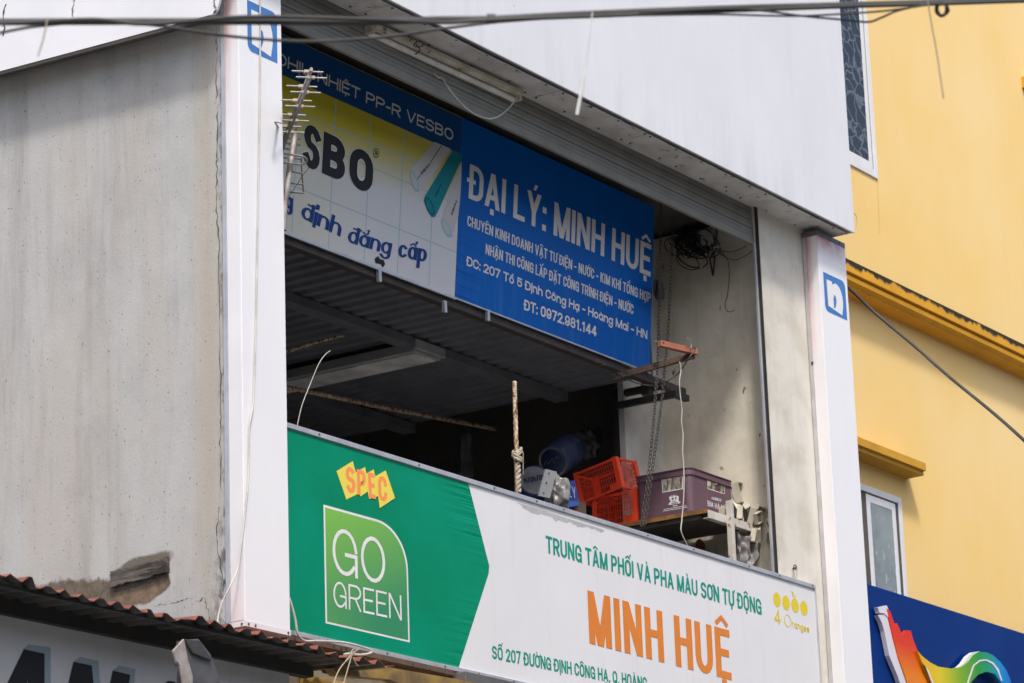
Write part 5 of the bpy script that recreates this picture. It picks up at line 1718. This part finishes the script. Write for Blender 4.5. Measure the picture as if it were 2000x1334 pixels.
DM = 8.6
over([(-700, 52), (-300, 46), (0, 43), (240, 42), (480, 42), (700, 43), (860, 38), (960, 37), (1150, 27), (1400, 17), (1650, 10), (1814, 5), (2000, -2), (2300, -12), (2700, -30)], DM, .0092, 'overhead_cable', m_cable, 'thick black overhead cable bundle crossing the top of the view')
over([(-700, 58), (-300, 50), (0, 46), (180, 38), (290, 47), (480, 33), (700, 37), (860, 44), (960, 39), (1200, 30), (1400, 22), (1650, 13), (1814, 8), (2000, 2), (2300, -8), (2700, -24)], DM - .02, .0055, 'overhead_cable', m_cable, 'second black strand twisted along the thick overhead cable')
over([(-300, 130), (0, 64), (93, 49), (180, 44), (290, 48), (435, 69), (548, 79), (640, 80), (760, 71), (850, 58), (960, 44), (1060, 36)], DM + .05, .0042, 'overhead_cable', m_cable, 'thin grey cable sagging below the thick one across the left light box')
over([(1250, 26), (1400, 18), (1480, 20), (1566, 31), (1640, 38), (1694, 43), (1720, 35), (1756, 20), (1814, 8)], DM - .03, .0032, 'overhead_cable', m_black, 'thin black cable dipping to a kink over the yellow house window')
over([(1250, 30), (1400, 28), (1480, 30), (1570, 31), (1694, 24), (1756, 18), (1814, 9)], DM - .04, .0030, 'overhead_cable', m_black, 'thin black cable running just under the thick one above the yellow house')
kn = []
for i in range(26):
    a = i * .8
    kn.append(D(1840 + 14 * math.cos(a) * (1 - .02 * i), 17 + 14 * math.sin(a) + 2 * math.cos(2.3 * a), DM + .5 + .02 * math.sin(i)))
tag(MB().tube(spline(kn, 3), .003, 6).build('cable_coil', m_black, smooth=True), 'small curl of black wire knotted on the overhead cable at the right', 'cable')
for pts, rs, lab in ((((1157, 24), (1152, 70), (1146, 120), (1137, 170), (1127, 224)), [.0022] * 3 + [.0035, .005, .0055], 'pale tie wire with thick white end dangling from the cable middle'),
                     (((94, 34), (90, 50), (84, 78), (74, 110)), None, 'thin pale tie wire dangling from the cable at the left'),
                     (((1812, 2), (1820, 50), (1828, 92), (1836, 145), (1843, 193)), None, 'thin brown tie wire dangling over the yellow wall')):
    p_ = spline([D(u, v, DM - .05 + (u - 1000) * .0006) for u, v in pts], 6)
    if rs:
        r_ = [.0022 + (.0035 * max(0, (i / (len(p_) - 1) - .55) / .45)) for i in range(len(p_))]
        r_ = [.0019 if i < len(p_) * .6 else .0045 for i in range(len(p_))]
    else:
        r_ = [.0021] * len(p_)
    tag(MB().tube(p_, .002, 8, rr=r_).build('tie_wire', m_tube if rs else m_wirethin, smooth=True), lab, 'wire')
tag(MB().lathe([(0, -.012), (.0135, -.012), (.0135, .012), (0, .012)], D(959, 37, DM - .025), RT, 12).build('cable_clip', m_black, smooth=True), 'black clip round the overhead cable bundle near its middle', 'clip')

# ------------------------------------------------------------------ yellow house
YH = .40
yh = thing('yellow_house', (20, 1, 0), 'yellow rendered house with ochre cornice right of the shop', 'house')
MB().box(17.4, 30, YH, 9, 0, 14).build('wall', m_yellow, yh)


def moulding(x0, x1, z, pro, name, mat):
    pts = [(YH - .0, z), (YH - pro, z - .004), (YH - pro, z - .088), (YH - pro + .03, z - .092), (YH - pro + .03, z - .104), (YH - pro + .012, z - .108), (YH - pro + .016, z - .137), (YH - pro + .05, z - .155), (YH - pro + .05, z - .166), (YH + .0, z - .17)]
    return MB().prism([(x0, a, b) for a, b in pts], (x1 - x0, 0, 0)).build(name, mat, yh)


zc = P(1660, 501.5, y=YH - .2).z
print('corn', zc, P(1990, 671, y=YH - .2))
moulding(17.41, 29.9, CORN_TOP, .165, 'cornice', m_cornice)
hx = P(1807.7, 904, y=YH - .15)
print('hood', hx)
pts = [(YH, hx.z), (YH - .15, hx.z - .003), (YH - .15, hx.z - .055), (YH - .13, hx.z - .058), (YH - .13, hx.z - .085), (YH, hx.z - .09)]
MB().prism([(17.42, a, b) for a, b in pts], (hx.x - 17.42, 0, 0)).build('window_hood', m_hood, yh)
h2 = P(1994, 150, y=YH)
MB().prism([(h2.x, a, b - hx.z + h2.z) for a, b in pts], (2.0, 0, 0)).build('window_hood', m_hood, yh)


def window(x0, x1, z0, z1, fw, panemat, sash):
    f = MB()
    yo = YH - .012
    f.box(x0, x0 + fw, yo, YH + .03, z0, z1).box(x1 - fw, x1, yo, YH + .03, z0, z1).box(x0 + fw, x1 - fw, yo, YH + .03, z0, z0 + fw).box(x0 + fw, x1 - fw, yo, YH + .03, z1 - fw, z1)
    fo = f.build('window', m_winframe, yh, bevel=.003)
    for a, b in sash:
        s_ = MB()
        sw = .05
        ys = yo + .004
        z0_, z1_ = z0 + fw + .002, z1 - fw - .012
        s_.box(a, a + sw, ys, ys + .022, z0_, z1_).box(b - sw, b, ys, ys + .022, z0_, z1_).box(a + sw, b - sw, ys, ys + .022, z0_, z0_ + sw).box(a + sw, b - sw, ys, ys + .022, z1_ - sw, z1_)
        s_.build('sash', m_winframe, fo, bevel=.002)
        MB().box(a + sw, b - sw, ys + .002, ys + .0045, z0_ + sw, z1_ - sw).build('pane', panemat, fo)
    MB().box(x0 + fw, x1 - fw, YH - .0030, YH - .001, z0 + fw, z1 - fw).build('dark_opening', m_dark, fo)


w1 = P(1757, 973, y=YH)
w1b = P(1770, 1155, y=YH)
window(w1.x - 1.1, w1b.x, w1.z - 1.1, w1.z, .045, m_pane2, ((P(1692, 1000, y=YH).x, P(1748, 1010, y=YH).x),))
w2 = P(1713, 351, y=YH)
window(w2.x - 1.3, w2.x, w2.z, w2.z + 1.9, .05, m_pane, ((w2.x - 1.2, w2.x - .065),))

cr_ = MB()
rr = random.Random(8)
L_c = [P(1714 + i * .25 + rr.uniform(-.8, .8), 356 + i * 6, y=YH - .0012) for i in range(18)]
cr_.add([p + Vector((o_ * rr.uniform(.3, 1), 0, 0)) for p in L_c for o_ in (-.0025, .0025)], [(2 * i, 2 * i + 1, 2 * i + 3, 2 * i + 2) for i in range(17)])
cr_.build('hairline_crack', m_hood, yh)

# blue shop sign with a ribbon emblem
bs_ = thing('blue_shop_sign', (19, .2, 5), 'deep blue shop sign with a raised rainbow ribbon emblem on the yellow house', 'sign')
BSY = .16
b1, b2 = P(1694, 1137, y=BSY), P(2000, 1240, y=BSY)
print('bs', b1, b2)
zt_ = (b1.z + b2.z) / 2
MB().box(17.38, 24, BSY, YH - .005, 3.4, zt_).build('panel', m_blue_sign, bs_, bevel=.003)
z3 = lambda x, y: (1540 + x / 3.074, 900 + y / 3.074)


def rib_ramp(nt, sock, a, b_, stops):
    r = nt.nodes.new('ShaderNodeValToRGB')
    e = r.color_ramp.elements
    e[0].position, e[0].color = stops[0][0], (*stops[0][1], 1)
    e[1].position, e[1].color = stops[-1][0], (*stops[-1][1], 1)
    for p_, c_ in stops[1:-1]:
        e.new(p_).color = (*c_, 1)
    nt.links.new(maprange(nt, sock, a, b_), r.inputs[0])
    return r.outputs[0]


def rib_red(nt, c, b):
    return rib_ramp(nt, sepxyz(nt)['Z'], P(*z3(640, 960), y=BSY).z, P(*z3(820, 1330), y=BSY).z, ((0, (.70, .02, .008)), (.45, (.72, .045, .006)), (1, (.78, .22, .005))))


def rib_rain(nt, c, b):
    return rib_ramp(nt, sepxyz(nt)['X'], P(*z3(775, 1200), y=BSY - .05).x, P(*z3(1330, 1250), y=BSY - .05).x,
                    ((0, (.80, .38, .005)), (.2, (.70, .55, .01)), (.42, (.20, .40, .01)), (.62, (.02, .30, .03)), (.76, (.01, .30, .20)), (.88, (.0, .24, .62)), (1, (.0, .12, .50))))


m_rib = M('red_ribbon_print', (.8, .1, .05), .4, extra=rib_red, spec=.25)
m_rib2 = M('rainbow_ribbon_print', (.8, .1, .05), .4, extra=rib_rain, spec=.25)
m_ribw = M('white_acrylic_edge', (.70, .68, .76), .4)


def emblem(pts, y0, th, mat, name, par):
    return MB().prism([P(*z3(*p), y=y0) for p in pts], (0, th, 0)).build(name, mat, par)


eo = emblem(((590, 885), (612, 905), (625, 945), (640, 990), (652, 975), (668, 1008), (680, 1045), (696, 1030), (706, 1018), (735, 1020), (748, 1070), (775, 1140), (800, 1210), (835, 1270), (870, 1340), (890, 1420), (740, 1420), (700, 1290), (660, 1180), (628, 1060), (606, 960)), BSY - .045, .02, m_rib, 'ribbon', bs_)
emblem(((535, 880), (590, 868), (606, 905), (622, 945), (600, 940), (575, 915), (548, 914)), BSY - .043, .03, m_ribw, 'ribbon_edge', eo)
emblem(((537, 925), (590, 920), (602, 975), (625, 1070), (655, 1185), (695, 1300), (735, 1420), (700, 1420), (655, 1290), (605, 1170), (575, 1020), (560, 970)), BSY - .038, .03, m_ribw, 'ribbon_edge', eo)
e2 = emblem(((775, 1140), (800, 1170), (850, 1210), (900, 1236), (980, 1248), (1040, 1236), (1080, 1205), (1110, 1165), (1150, 1147), (1190, 1150), (1230, 1168), (1275, 1210), (1310, 1260), (1335, 1320), (1345, 1420), (1290, 1420), (1275, 1330), (1240, 1280), (1190, 1265), (1140, 1283), (1100, 1325), (1060, 1420), (900, 1420), (870, 1340), (835, 1270), (800, 1205)), BSY - .065, .02, m_rib2, 'ribbon', bs_)
emblem(((1015, 1246), (1050, 1215), (1080, 1172), (1110, 1150), (1150, 1143), (1112, 1163), (1082, 1203), (1042, 1236)), BSY - .06, .03, m_ribw, 'ribbon_edge', e2)
emblem(((803, 1212), (822, 1235), (860, 1330), (875, 1420), (892, 1420), (872, 1335), (838, 1255)), BSY - .068, .002, m_ribw, 'ribbon_edge', e2)
emblem(((1060, 1420), (1078, 1320), (1110, 1225), (1150, 1195), (1190, 1192), (1230, 1210), (1262, 1250), (1285, 1320), (1278, 1322), (1255, 1262), (1225, 1220), (1188, 1201), (1152, 1204), (1116, 1232), (1086, 1322), (1070, 1420)), BSY - .068, .002, m_ribw, 'ribbon_edge', e2)

# thick black cable strung from the shop to the lower right
cp = [P(u, v, y=yy) for u, v, yy in ((1636, 545, .16), (1655, 560, .12), (1712, 613.6, 0), (1785, 675, -.3), (1854, 736, -.7), (1938, 805, -1.2), (2000, 860, -1.6), (2150, 1000, -2.4))]
tag(MB().tube(spline(cp, 6), .0105, 10).build('hanging_cable', m_cable, smooth=True), 'thick black cable slanting down across the yellow wall', 'cable')
tag(MB().tube(spline([P(u, v, y=-.1) for u, v in ((1660, 412), (1671, 420), (1674, 432), (1672, 446))], 4), .0022, 5).build('stray_wire', m_wirethin), 'tiny bent wire sticking out of the billboard right edge', 'wire')
